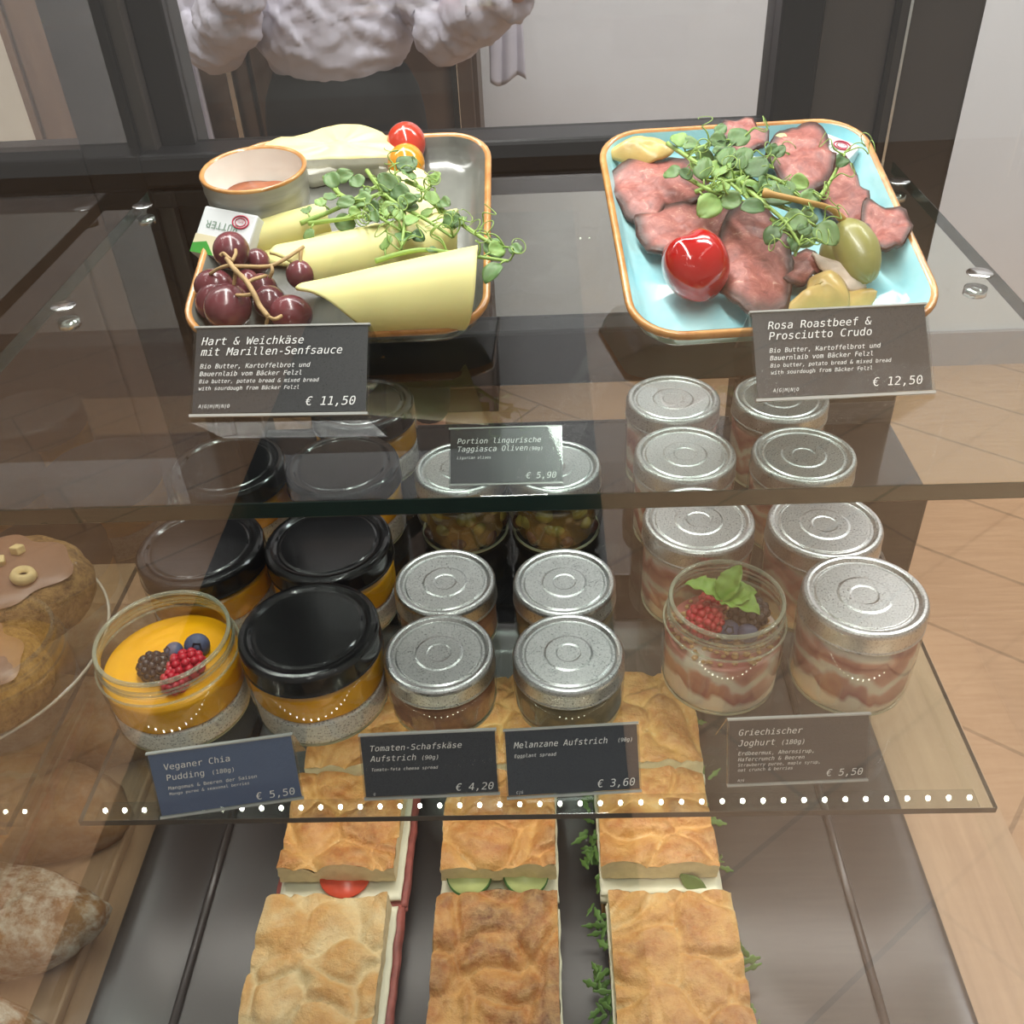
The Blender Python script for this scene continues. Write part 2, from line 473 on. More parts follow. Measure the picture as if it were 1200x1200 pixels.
def crumb():
    t = NT('cake_crumb'); v = t.coord(); f = t.noise(v, 130, 6, .8); g = t.noise(v, 40, 3)
    t.l(t.mix(t.math('MULTIPLY', g, .4), t.ramp(f, [(.36, rgb(96, 62, 30)), (.62, rgb(204, 160, 98))]), rgb(150, 108, 58)), t.b.inputs['Base Color'])
    t.set(Roughness=.9); t.bump(f, 1.0, .006); return t.m
M['crumb'] = crumb()
M['icing'] = plain('milk_icing', rgb(146, 108, 84), .35, var=.08, vscale=40, bump=.1)
M['nut'] = plain('nut_pale', rgb(224, 196, 140), .6, var=.12, vscale=200)
M['nut_skin'] = plain('nut_skin', rgb(150, 104, 62), .6, var=.12)
def cake(loc, rx, ry, h, seed, label, nuts):
    r = empty('nut_cake', loc, label, 'cake', 'chocolate nut cakes on the glass plate')
    def body(d):
        q = noise.noise(Vector((d.x*2+seed, d.y*2, d.z*2)))*.10 + noise.noise(Vector((d.x*9, d.y*9+seed, d.z*9)))*.035
        return 1 + q
    m = MB()
    def pr(u, v):
        a = 2*PI*u; k = [(.0, 0), (.90, 0), (1.0, .12), (1.02, .4), (.98, .7), (.86, .9), (.6, .98), (0.0, 1.0)]
        i = min(int(v*7), 6); f = v*7-i; rr = k[i][0]*(1-f)+k[i+1][0]*f; zz = k[i][1]*(1-f)+k[i+1][1]*f
        q = 1 + .05*noise.noise(Vector((math.cos(a)*3+seed, math.sin(a)*3, zz*3))) + .02*noise.noise(Vector((math.cos(a)*14+seed, math.sin(a)*14, zz*12)))
        return Vector((rr*rx*math.cos(a)*q, rr*ry*math.sin(a)*q, zz*h))
    m.grid(pr, 56, 28); m.build('sponge', M['crumb'], r, weld=True)
    m = MB()
    def ic(u, v):
        a = 2*PI*u; s = v
        edge = .80 + .09*math.sin(3*a+seed) + .05*math.sin(7*a+seed*2)
        rr = s*edge
        return Vector((rr*rx*math.cos(a), rr*ry*math.sin(a), h*(1.0 - .10*rr**4) + .0022*(1-s**8) + .0005))
    m.grid(ic, 56, 12); m.build('icing', M['icing'], r, weld=True)
    for (x, y, kind) in nuts:
        m = MB()
        if kind == 'ring':
            m.lathe([(.0025, -.001), (.0075, -.002), (.0088, .001), (.007, .0045), (.004, .005), (.0025, .002)], 18); mt = M['nut']
        else: m.box((-.004, -.0035, -.002), (.004, .0035, .004)); mt = M['nut']
        o = m.build('hazelnut_piece', mt, r, kind == 'ring', bevel=0 if kind == 'ring' else .001)
        o.location = (x, y, h + .004); o.rotation_euler = (.2*seed, .15, seed + x*300)
    return r
cake((-.376, .492, .0065), .054, .052, .036, 1.0, 'chocolate iced nut cake at the back of the glass plate, hazelnut ring on top', [(.022, -.010, 'ring'), (-.002, .006, 'bit'), (.006, .018, 'bit')])
cake((-.368, .412, .0065), .048, .043, .034, 2.3, 'crumb sided nut cake with pale nut cubes, in front on the glass plate', [(.004, .006, 'bit'), (-.004, .016, 'bit'), (.012, .010, 'bit'), (-.012, .006, 'bit')])

def loafmat(name, flour):
    t = NT(name); v = t.coord(); f = t.noise(v, 16, 6, .7); g = t.noise(v, 60, 6, .75)
    base = t.ramp(f, [(.3, rgb(96, 62, 36)), (.55, rgb(146, 100, 58)), (.75, rgb(178, 134, 84))])
    t.l(t.mix(t.math('MULTIPLY', t.ramp(g, [(.42, (0,0,0,1)), (.62, (1,1,1,1))]), flour), base, rgb(222, 212, 196)), t.b.inputs['Base Color'])
    t.set(Roughness=.8); t.bump(g, .5, .002); return t.m
LM = [loafmat('loaf_crust', .15), loafmat('loaf_floured', .85)]
nt = empty('bread_tray', (-.455, .43, -.162), 'brown wooden board under the bread loaves of the neighbouring compartment', 'board')
m = MB(); m.box((-.15, -.24, 0), (.135, .27, .010)); m.build('board', M['beige_wood'], nt, False, bevel=.002)
for i, (x, y, ln, mi, lab) in enumerate(((-.42, .585, .125, 0, 'brown bread loaf at the back of the board, half hidden below the cake shelf'),
                              (-.42, .500, .122, 0, 'brown crusty loaf behind the flour dusted loaves'),
                              (-.40, .420, .085, 0, 'golden brown loaf between the cake plate and the floured loaf'),
                              (-.405, .335, .100, 1, 'flour dusted loaf beside the black baking tray'),
                              (-.41, .255, .100, 1, 'floured grey loaf at the front of the bread board'))):
    m = MB(); s = i*3.1
    m.ball((0, 0, 0), (ln*1.05, .0375, .044), 40, 24, fn=lambda d: 1 + .09*noise.noise(Vector((d.x*2+s, d.y*2, d.z*2))) + .03*noise.noise(Vector((d.x*8+s, d.y*8, d.z*8))))
    for k in range(len(m.v)):
        x_, y_, z_ = m.v[k]; m.v[k] = (max(-.17, min(.105, x_)), y_, max(-.026, z_))
    o = m.build('bread_loaf', LM[mi]); o.location = (x, y, -.126)
    tag(o, lab, 'bread', 'loaves in the neighbouring compartment')
# pale paper bags behind, on the counter beyond the neighbouring compartment
for x, y, z, sx, sz, lab in ((-.62, 1.02, FZ, .16, 1.21, 'tall grey paper stack standing behind the neighbouring compartment'), (-.60, .93, FZ, .13, 1.08, 'cream coloured paper stack in front of the grey one behind the case')):
    m = MB(); m.box((-sx/2, -.04, 0), (sx/2, .04, sz)); o = m.build('paper_stack', plain('paper'+str(sz), rgb(178, 166, 150), .8, var=.06, vscale=14), None, False, bevel=.004)
    o.location = (x, y, z); tag(o, lab, 'paper')
# ------------------------------------------------------------------ jars
M['lid_black'] = plain('lid_black', rgb(16, 16, 18), .16, var=.2, vscale=500, coat=.3)
def silver():
    t = NT('lid_silver'); v = t.coord(); f = t.noise(v, 900, 4, .8)
    t.l(t.ramp(f, [(.35, (.50, .51, .51, 1)), (.72, (.80, .80, .79, 1))]), t.b.inputs['Base Color'])
    t.l(t.ramp(f, [(.3, (.22, .22, .22, 1)), (.7, (.44, .44, .44, 1))]), t.b.inputs['Roughness'])
    t.set(Metallic=1.0); t.bump(f, .12, .0004); return t.m
M['lid_silver'] = silver()
def chia():
    t = NT('chia_pudding'); v = t.coord(); vo = t.n('ShaderNodeTexVoronoi'); vo.inputs['Scale'].default_value = 640
    t.l(v, vo.inputs['Vector'])
    t.l(t.ramp(vo.outputs['Distance'], [(.18, rgb(128, 124, 126)), (.34, rgb(220, 218, 218)), (.8, rgb(236, 234, 232))]), t.b.inputs['Base Color'])
    t.set(Roughness=.5); return t.m
M['chia'] = chia()
M['mango'] = plain('mango_puree', rgb(252, 178, 8), .25, var=.06, vscale=60, bump=.1, sss=.15)
def yog():
    t = NT('layered_yogurt'); tc = t.n('ShaderNodeTexCoord'); sx = t.n('ShaderNodeSeparateXYZ')
    v = t.coord((1, 1, 1)); 
    nz = t.noise(v, 34, 2, .4, .8)
    t.l(tc.outputs['Object'], sx.inputs[0])
    h = t.math('ADD', t.math('MULTIPLY', sx.outputs['Z'], 18.0), t.math('MULTIPLY', t.math('SUBTRACT', nz, .5), .75))
    W = rgb(232, 222, 206); P = rgb(196, 132, 120); R_ = rgb(150, 66, 62)
    t.l(t.ramp(h, [(.0, W), (.22, W), (.29, R_), (.43, P), (.50, W), (.57, W), (.64, P), (.76, R_), (.86, P), (.97, W)]), t.b.inputs['Base Color'])
    t.set(Roughness=.35, Subsurface_Weight=.1); t.b.inputs['Subsurface Scale'].default_value = .003; return t.m
M['yogurt'] = yog()
M['tomato_spread'] = plain('tomato_spread', rgb(178, 126, 100), .5, var=.25, vscale=140, bump=.4)
M['eggplant_spread'] = plain('eggplant_spread', rgb(150, 134, 104), .5, var=.2, vscale=120, bump=.3)
M['brine'] = plain('olive_mix', rgb(118, 92, 38), .25, var=.3, vscale=60)
M['olive'] = plain('olive_skin', rgb(140, 128, 58), .25, var=.25, vscale=60)
M['olive_dark'] = plain('olive_dark', rgb(88, 56, 46), .25, var=.25, vscale=60)
M['oats'] = plain('oat_crunch', rgb(206, 164, 112), .8, var=.3, vscale=300, bump=.8)

def lid_prof(R, h, z):
    return crisp([(0, z+h-.0017), (R*.20, z+h-.0017), (R*.23, z+h-.0014), (R*.40, z+h-.0014), (R*.44, z+h-.0018), (R*.76, z+h-.0018), (R*.79, z+h-.0024), (R*.83, z+h-.0024),
            (R*.87, z+h-.0004), (R*.91, z+h), (R*.955, z+h-.0003), (R*.985, z+h-.0014), (R, z+h-.0032), (R, z+.0016), (R*1.012, z+.0010), (R*1.012, z), (R*.97, z), (R*.97, z+h-.006), (0, z+h-.006)])
def black_prof(R, h, z):
    return crisp([(0, z+h-.0010), (R*.74, z+h-.0010), (R*.77, z+h-.0016), (R*.81, z+h-.0016), (R*.85, z+h-.0002), (R*.90, z+h), (R*.955, z+h-.0003), (R*.985, z+h-.0014), (R, z+h-.0032), (R, z+.0016), (R*1.010, z+.0010), (R*1.010, z), (R*.97, z), (R*.97, z+h-.006), (0, z+h-.006)])
def glass_prof(R, zs, Rn, zt, bulge=0.0):
    """outer wall from foot to shoulder, threaded neck, rim, and back down the inside"""
    p = [(0, .0012), (R*.80, .0012), (R*.90, .0004), (R*.95, .0012), (R*.985, .004), (R, .010), (R+bulge, zs*.55), (R, zs-.008), (R-.0010, zs-.004), (R-.0035, zs-.0012), (Rn+.0012, zs)]
    z = zs
    for k in range(2):
        z += (zt-zs)*.30; p += [(Rn, z-.0016), (Rn+.0013, z-.0003), (Rn+.0012, z+.0006), (Rn, z+.0014)]
    p += [(Rn+.0002, zt-.002), (Rn+.0009, zt-.0011), (Rn+.0004, zt), (Rn-.0012, zt-.0002), (Rn-.0016, zt-.002), (Rn-.0017, zs+.002)]
    return p
def jar(name, loc, label, group, R, zs, Rn, zt, bulge=0.0, lid=None):
    r = empty(name, loc, label, 'jar', group)
    m = MB(); m.lathe(glass_prof(R, zs, Rn, zt, bulge), 72); m.build('glass_body', M['jar_glass'], r)
    m = MB()
    ring = [Vector(((R*.93)*math.cos(a), (R*.93)*math.sin(a), .0012)) for a in [2*PI*i/72 for i in range(73)]]
    m.tube(ring, .0011, 6, cap=False); m.build('glass_foot', M['foot'], r)
    if lid:
        Rl, h, z, mt = lid; m = MB(); m.lathe((black_prof if mt is M['lid_black'] else lid_prof)(Rl, h, z), 72); m.build('lid', mt, r)
    return r
M['foot'] = plain('glass_foot', rgb(176, 178, 150), .1, var=.15, vscale=30)
def rimg():
    t = NT('rim_glass'); tr = t.n('ShaderNodeBsdfTransparent'); tr.inputs[0].default_value = (.92, .93, .88, 1)
    lw = t.n('ShaderNodeLayerWeight'); lw.inputs['Blend'].default_value = .35; mx = t.n('ShaderNodeMixShader')
    t.set(Base_Color=rgb(196, 198, 176), Roughness=.06, Specular_IOR_Level=.9)
    t.l(t.math('ADD', t.math('MULTIPLY', lw.outputs['Facing'], .5), .22), mx.inputs[0]); t.l(tr.outputs[0], mx.inputs[1]); t.l(t.b.outputs[0], mx.inputs[2]); t.l(mx.outputs[0], t.o.inputs['Surface']); return t.m
M['rim_glass'] = rimg()
def rim_ring(r, R, z, rad=.0011):
    m = MB(); ring = [Vector((R*math.cos(a), R*math.sin(a), z)) for a in [2*PI*i/72 for i in range(73)]]
    m.tube(ring, rad, 8, cap=False); return m.build('glass_rim', M['rim_glass'], r)
def fill(r, name, mat, R, z0, z1, wave0=0.0, wave1=0.0, sd=0.0, dome=0.0, n=72):
    wv = lambda a, k: k*(.5*math.sin(2*a+sd)+.3*math.sin(5*a+sd*2)+.2*math.sin(9*a+sd))
    m = MB()
    rows = [(0, 0), (.96, 0), (1, .08), (1, .5), (1, .92), (.96, 1), (.7, 1), (.35, 1), (0, 1)]
    def pr(u, v):
        a = 2*PI*u; i = min(int(v*8+1e-6), 7); f = v*8-i
        rr = rows[i][0]*(1-f)+rows[i+1][0]*f; t = rows[i][1]*(1-f)+rows[i+1][1]*f
        lo = z0 + wv(a, wave0); hi = z1 + wv(a, wave1)*min(1, rr*1.2) + dome*(1-rr*rr)
        if name == 'mango_layer': hi += .0006*math.sin(40*rr+2*a)*(rr < .95)
        return Vector((rr*R*math.cos(a), rr*R*math.sin(a), lo*(1-t)+hi*t))
    m.grid(pr, n, 32); return m.build(name, mat, r, weld=True)

# chia puddings
CHX = [(361, 735, 'black lidded chia pudding jar in front beside the open pudding jar'),
       (384, 633, 'black lidded chia pudding jar directly behind the front black lid'),
       (231, 645, 'black lidded chia pudding jar behind the open chia pudding'),
       (400, 545, 'black lidded chia pudding jar in the third row below the upper shelf edge'),
       (262, 553, 'black lidded chia pudding jar in the third row nearest the dark post')]
GC = 'chia pudding jars with black lids'
chia0 = None
for i, (px, py, lab) in enumerate(CHX):
    p = at(px, py, .061)
    if chia0 is None:
        chia0 = jar('chia_pudding_jar', (p.x, p.y, .0002), lab, GC, .0425, .049, .0395, .058, lid=(.0422, .0155, .0455, M['lid_black']))
        fill(chia0, 'chia_layer', M['chia'], .0408, .0022, .0215, 0, .0018, .4)
        fill(chia0, 'mango_layer', M['mango'], .0408, .0215, .0415, .0018, 0, .4)
    else: dup(chia0, (p.x, p.y + (0, 0, .006, .002, .011)[i], .0002), i*1.1, lab, GC)
p = at(430, 478, .061)
dup(chia0, (-.150, .672, .0002), 2.0, 'black lidded chia pudding jar in the last row, only its yellow side showing', GC)
p = at(191, 748, .058)
OC = (p.x, p.y, .0002)
oc = jar('open_chia_pudding_jar', OC, 'open jar of chia pudding with mango and berries, no lid', None, .0425, .049, .0395, .060)
fill(oc, 'chia_layer', M['chia'], .0408, .0022, .0185, 0, .0018, .4)
fill(oc, 'mango_layer', M['mango'], .0408, .0185, .0395, .0018, .0005, .4, .0015)
rim_ring(oc, .0390, .0595, .0014); [rim_ring(oc, .0402, z_, .0007).__setattr__('name', 'glass_thread') for z_ in (.0535, .0508)]; rim_ring(oc, .0424, .0455, .0007).name = 'glass_shoulder'

# strawberry yogurts
YX = [(1014, 695, 'silver lidded strawberry yogurt jar in front beside the open yogurt'),
      (819, 607, 'silver lidded yogurt jar directly behind the open yogurt jar'),
      (967, 612, 'silver lidded yogurt jar behind the front silver yogurt lid'),
      (803, 530, 'silver lidded yogurt jar of the third row, crossed by the upper shelf edge'),
      (942, 530, 'dark reflecting yogurt lid of the third row under the roast beef card'),
      (790, 470, 'silver lidded yogurt jar of the last row behind the olive jars'),
      (918, 470, 'yogurt jar of the last row mostly hidden by the roast beef card')]
GY = 'strawberry yogurt jars with silver lids'
y0 = None
for i, (px, py, lab) in enumerate(YX):
    p = at(px, py, .0695)
    if y0 is None:
        y0 = jar('yogurt_jar', (p.x, p.y, .0002), lab, GY, .0365, .056, .0335, .067, lid=(.0362, .0150, .0545, M['lid_silver']))
        fill(y0, 'layered_yogurt', M['yogurt'], .0349, .0022, .0515)
    else: dup(y0, (p.x, p.y + (0, 0, 0, 0, -.001, .006, .008)[i], .0002), i*1.7, lab, GY)
p = at(852, 700, .066); OY = (p.x, p.y, .0002)
oy = jar('open_yogurt_jar', OY, 'open jar of layered yogurt topped with berries and mint', None, .0365, .053, .0335, .066)
fill(oy, 'layered_yogurt', M['yogurt'], .0349, .0022, .0385)
m = MB()
for k in range(220):
    a = random.random()*2*PI; rr = .0325*math.sqrt(random.random()); s = random.uniform(.0012, .0028)
    m.ball((rr*math.cos(a), rr*math.sin(a), .0388+random.random()*.0035), (s, s*.8, s*.5), 6, 4, M=Matrix.Rotation(random.random()*3, 3, 'X'))
o = m.build('oat_crunch', M['oats'], oy); tag(o, kind='stuff')
rim_ring(oy, .0330, .0655, .0013); [rim_ring(oy, .0342, z_, .0007).__setattr__('name', 'glass_thread') for z_ in (.0595, .0565)]; rim_ring(oy, .0363, .0492, .0007).name = 'glass_shoulder'

# spreads
SX = [(514, 763, 0, 'silver lidded jar of tomato sheep cheese spread in front'), (666, 763, 1, 'silver lidded jar of eggplant spread in front, pale brown inside'),
      (521, 680, 0, 'silver lidded tomato spread jar of the second row'), (661, 680, 1, 'silver lidded eggplant spread jar of the second row')]
GS = 'small spread jars with silver lids'; sp = {}
for px, py, k, lab in SX:
    p = at(px, py, .0425)
    if k not in sp:
        r = sp[k] = jar('spread_jar', (p.x, p.y, .0002), lab, GS, .0338, .0315, .0312, .041, lid=(.0335, .0140, .0285, M['lid_silver']))
        fill(r, 'tomato_spread' if k == 0 else 'eggplant_spread', M['tomato_spread' if k == 0 else 'eggplant_spread'], .0322, .0022, .0265)
    else: dup(sp[k], (p.x, p.y, .0002), 2.2+k, lab, GS)
# olives
ol = None
for px, py, lab in ((539, 547, 'olive jar with silver lid beside the chia puddings, behind the tomato spread'), (650, 545, 'olive jar with silver lid beside the yogurts, behind the eggplant spread')):
    p = at(px, py, .058)
    if ol is None:
        ol = jar('olive_jar', (p.x, p.y, .0002), lab, 'olive jars under the small silver card', .0345, .042, .0318, .056, .0014, lid=(.0338, .0150, .0435, M['lid_silver']))
        fill(ol, 'brine', M['brine'], .0300, .0022, .034)
        for k in range(26):
            a = k*2.4; z = .008 + (k % 3)*.0115; m = MB(); m.ball((0, 0, 0), (.0056, .0056, .0075), 12, 9)
            o = m.build('olive', M['olive' if k % 3 else 'olive_dark'], ol); o.location = (.0272*math.cos(a), .0272*math.sin(a), z); o.rotation_euler = (k, k*.7, 0)
    else: dup(ol, (p.x, p.y, .0002), 1.3, lab, 'olive jars under the small silver card')

# ------------------------------------------------------------------ berries
M['blackberry'] = plain('blackberry', rgb(38, 30, 38), .22, var=.35, vscale=200)
M['raspberry'] = plain('raspberry', rgb(196, 40, 56), .4, var=.18, vscale=200, sss=.2)
M['blueberry'] = plain('blueberry', rgb(84, 88, 116), .55, var=.25, vscale=200)
M['berry_dark'] = plain('berry_calyx', rgb(40, 38, 52), .6)
M['mint'] = plain('mint_leaf', rgb(122, 158, 62), .5, var=.2, vscale=120, bump=.3)
def drupe(name, mat, loc, R, H, dr, rot, lab):
    m = MB(); m.ball((0, 0, 0), (R*.86, R*.86, H*.86), 16, 12); rows = 6
    for i in range(rows):
        th = PI*(i+.55)/(rows+.1); n = max(1, int(round(2*PI*R*math.sin(th)/(dr*1.75))))
        for j in range(n):
            ph = 2*PI*(j+.5*(i % 2))/n
            m.ball((R*.90*math.sin(th)*math.cos(ph), R*.90*math.sin(th)*math.sin(ph), H*.90*math.cos(th)), dr, 8, 6)
    o = m.build(name, mat); o.location = loc; o.rotation_euler = rot; return tag(o, lab, 'berry')
def blueberry(loc, R, rot, lab, grp):
    r = empty('blueberry', loc, lab, 'berry', grp); r.rotation_euler = rot
    m = MB(); m.ball((0, 0, 0), (R, R, R*.86), 20, 14); m.build('berry_skin', M['blueberry'], r)
    m = MB(); m.lathe([(R*.16, R*.80), (R*.36, R*.88), (R*.42, R*.93), (R*.36, R*.84), (R*.2, R*.78)], 15, wob=lambda r_, z, a: (r_*(1+.2*math.cos(5*a)), z))
    m.build('calyx', M['berry_dark'], r); return r
Z = .0405
q = at(181, 782, Z+.006); drupe('blackberry', M['blackberry'], q, .0085, .0105, .0028, (.5, 1.1, 0), 'blackberry on the mango layer of the open chia pudding')
q = at(217, 781, Z+.006); drupe('raspberry', M['raspberry'], q, .0090, .0115, .0026, (.3, 1.3, .8), 'raspberry beside the blackberry in the open chia pudding')
q = at(206, 807, Z-.001); q.y += .002  # refracted image of the raspberry, built as a second berry
drupe('raspberry', M['raspberry'], (q.x, q.y, Z+.003), .0075, .0085, .0024, (1.0, .3, 0), 'ghost of the other raspberry in the glass of the open chia pudding, built as a berry')
q = at(204, 764, Z+.005); blueberry(q, .0062, (.5, -.6, 0), 'small blueberry between the blackberry and the larger blueberry in the chia pudding', None)
q = at(231, 757, Z+.006); blueberry(q, .0078, (.9, .5, 0), 'larger blueberry at the back of the open chia pudding', None)
Z = .0440
q = at(826, 727, Z+.008); drupe('raspberry', M['raspberry'], q, .0105, .0125, .0026, (.9, 0, .3), 'raspberry under the mint leaves in the open yogurt jar')
q = at(838, 716, Z+.006); q.y += .008; drupe('raspberry', M['raspberry'], q, .0075, .0085, .0024, (.6, .8, 0), 'raspberry half hidden behind the front raspberry in the yogurt jar')
q = at(877, 719, Z+.008); drupe('blackberry', M['blackberry'], q, .0095, .0115, .0030, (.4, 1.2, .3), 'blackberry beside the mint leaves in the open yogurt jar')
for px, py, lab in ((854, 739, 'blueberry next to the raspberry in the open yogurt jar'), (876, 742, 'blueberry in front of the blackberry in the open yogurt jar')):
    blueberry(at(px, py, Z+.005), .0066, (.7, .3, px), lab, None)
def leafmesh(L, W, fold=.25, curl=.3, n=10, k=6):
    m = MB()
    def fn(u, v):
        t = u; wd = W*math.sin(PI*min(1, t**.8))**.75*(1-.12*abs(math.sin(t*26))); s = (v-.5)*2
        return Vector((s*wd*.5, t*L, abs(s)*wd*fold - curl*L*(t-.4)**2 + .04*W*math.sin(t*22)*abs(s)))
    m.grid(fn, n*2, k); return m
mint = empty('mint_sprig', at(846, 704, Z+.022), 'green mint sprig of three leaves standing in the open yogurt jar', 'mint')
for L, W, rot in ((.024, .021, (.45, .2, 1.35)), (.025, .022, (.25, -.1, -2.3)), (.024, .016, (.85, 0, -.75)), (.021, .019, (.35, .2, -1.45))):
    o = leafmesh(L, W).build('mint_leaf', M['mint'], mint); o.rotation_euler = rot; sheet(o, .0004)
# ------------------------------------------------------------------ plates on the upper shelf
class Plate:
    def __init__(s, px, py, z, yaw, tilt, W, L, depth=.0125):
        s.O = at(px, py, z); y = math.radians(yaw); t = math.radians(tilt)
        s.u = Vector((math.cos(y), math.sin(y), 0)); vh = Vector((-math.sin(y), math.cos(y), 0))
        s.v = vh*math.cos(t) + Vector((0, 0, math.sin(t))); s.w = s.u.cross(s.v); s.W = W; s.L = L; s.d = depth
        s.R = Matrix((s.u, s.v, s.w)).transposed()
        s.C = s.O + s.v*(L/2)
    def pt(s, px, py, h=0.0):
        return hit(px, py, s.O + s.w*(h - s.d), s.w)
PL = Plate(388, 391, .254, .6, 15.5, .150, .166)
PR = Plate(930, 385, .254, 3.2, 16.5, .147, .164)
def glaze(name, stops, scale, rough=.12, stretch=(1, 1, 1)):
    t = NT(name); v = t.coord(stretch); f = t.noise(v, scale, 5, .6, .3); t.l(t.ramp(f, stops), t.b.inputs['Base Color']); t.set(Roughness=rough, Coat_Weight=.3); return t.m
M['grey_glaze'] = glaze('grey_glaze', [(.3, rgb(84, 86, 82)), (.5, rgb(112, 114, 108)), (.72, rgb(136, 136, 128))], 26, .18, (1, .35, 1))
M['blue_glaze'] = glaze('blue_glaze', [(.25, rgb(122, 200, 216)), (.5, rgb(172, 224, 230)), (.75, rgb(200, 236, 236))], 18)
M['rim_brown'] = glaze('rim_brown', [(.3, rgb(168, 108, 52)), (.55, rgb(200, 144, 82)), (.75, rgb(214, 172, 112))], 60, .25)
def plate(P, name, label, mat):
    r = empty(name, P.C, label, 'plate'); r.rotation_euler = P.R.to_euler()
    def lp(ins, w, rad=.026): return [Vector((x, y, w)) for x, y in rrect(P.W/2-ins, P.L/2-ins, max(.006, rad-ins), 8)]
    D = P.d
    m = MB(); loops(m, [lp(.016, -D-.0045), lp(.010, -D-.0040), lp(.0045, -D+.002), lp(.0008, -.003)], True, False)
    n = len(m.v)
    loops(m, [lp(.0036, -.0010), lp(.0062, -.005), lp(.0092, -D+.0022), lp(.0150, -D+.0002), lp(.022, -D)], False, True)
    m.build('plate_body', mat, r)
    m = MB(); loops(m, [lp(.0009, -.0042), lp(.0000, -.0022), lp(.0003, -.0006), lp(.0014, .0001), lp(.0028, -.0004), lp(.0038, -.0014)], False, False)
    m.build('plate_rim', M['rim_brown'], r)
    return r
plate(PL, 'serving_plate', 'grey glazed square plate with brown rim, carrying cheese and grapes', M['grey_glaze'])
plate(PR, 'serving_plate', 'pale blue square plate with brown rim, carrying the roast beef', M['blue_glaze'])
for P, lab in ((PL, 'dark wedge riser propping up the back of the cheese plate'), (PR, 'dark wedge riser propping up the back of the roast beef plate')):
    r = P.C - P.w*(P.d+.006)
    m = MB(); zb = .2404
    a = r - P.v*.030; c = r + P.v*.050
    pts = []
    for sx in (-.035, .035):
        pts += [a + P.u*sx, c + P.u*sx, Vector((*(c + P.u*sx).xy, zb)), Vector((*(a + P.u*sx).xy, zb))]
    m.add(pts, [(0,1,2,3), (7,6,5,4), (0,4,5,1), (1,5,6,2), (2,6,7,3), (3,7,4,0)])
    o = m.build('plate_riser', M['black_metal'], None, False); center(o); tag(o, lab, 'plate stand')

def patch(name, P, outline, mat, thick=.0015, dome=0.0, bump=.0012, freq=90, rings=9, lab=None, cat=None, group=None, parent=None, seed=0.0, jag=0.0, sub=3, edge_attr=True, ruf=0.0):
    """a slice: traced outline on the plate plane, given heights, thickness and folds"""
    base = [P.pt(*(q if len(q) == 3 else (*q, .003))) for q in outline]
    k = len(base); pts = []
    for i in range(k):
        seg = [base[(i-1) % k], base[i], base[(i+1) % k], base[(i+2) % k]]
        for j in range(sub):
            f = j/sub; p0, p1, p2, p3 = seg
            pts.append(0.5*((2*p1)+(p2-p0)*f+(2*p0-5*p1+4*p2-p3)*f*f+(3*p1-p0-3*p2+p3)*f**3))
    n = len(pts); c = sum(pts, Vector())/n
    if jag: pts = [c + (p-c)*(1+jag*noise.noise(p*420+Vector((seed, 0, 0)))) for p in pts]
    m = MB(); vs = [c + P.w*(dome + bump*noise.noise(c*freq))]; fs = []; at_ = [0.0]
    for r_ in range(1, rings+1):
        s = r_/rings
        for p in pts:
            q = c + (p-c)*s
            q = q + P.w*(ruf*s*s*math.sin(5*math.atan2((p-c).dot(P.v), (p-c).dot(P.u))+seed*3) + dome*(1-s*s) + bump*(noise.noise(q*freq+Vector((seed, seed, 0)))+.5*noise.noise(q*freq*2.7)))
            vs.append(q); at_.append(s)
    for i in range(n): fs.append((0, 1+i, 1+(i+1) % n))
    for r_ in range(rings-1):
        for i in range(n):
            a = 1+r_*n+i; b_ = 1+r_*n+(i+1) % n
            fs.append((a, a+n, b_+n, b_))
    m.add(vs, fs); me = m.mesh(name)
    if edge_attr:
        at = me.attributes.new('rind', 'FLOAT', 'POINT')
        for i, s in enumerate(at_): at.data[i].value = s
    o = link(name, me, mat, parent); center(o); sheet(o, thick)
    if lab: tag(o, lab, cat, group)
    return o

# ---- cheese plate
M['cheese'] = plain('semi_hard_cheese', rgb(238, 228, 158), .45, var=.05, vscale=40, sss=.25)
M['brie'] = plain('soft_cheese', rgb(230, 214, 150), .4, var=.05, vscale=90, bump=.15, sss=.25)
M['rind'] = plain('white_rind', rgb(240, 238, 228), .8, var=.05, vscale=200, bump=.5)
M['pale_slice'] = plain('pale_cheese_slice', rgb(236, 226, 166), .5, var=.05, vscale=70, sss=.2)
M['tomato_red'] = plain('tomato_red', rgb(196, 52, 22), .15, var=.12, vscale=40, coat=.5)
M['tomato_yellow'] = plain('tomato_yellow', rgb(226, 150, 16), .15, var=.12, vscale=40, coat=.5)

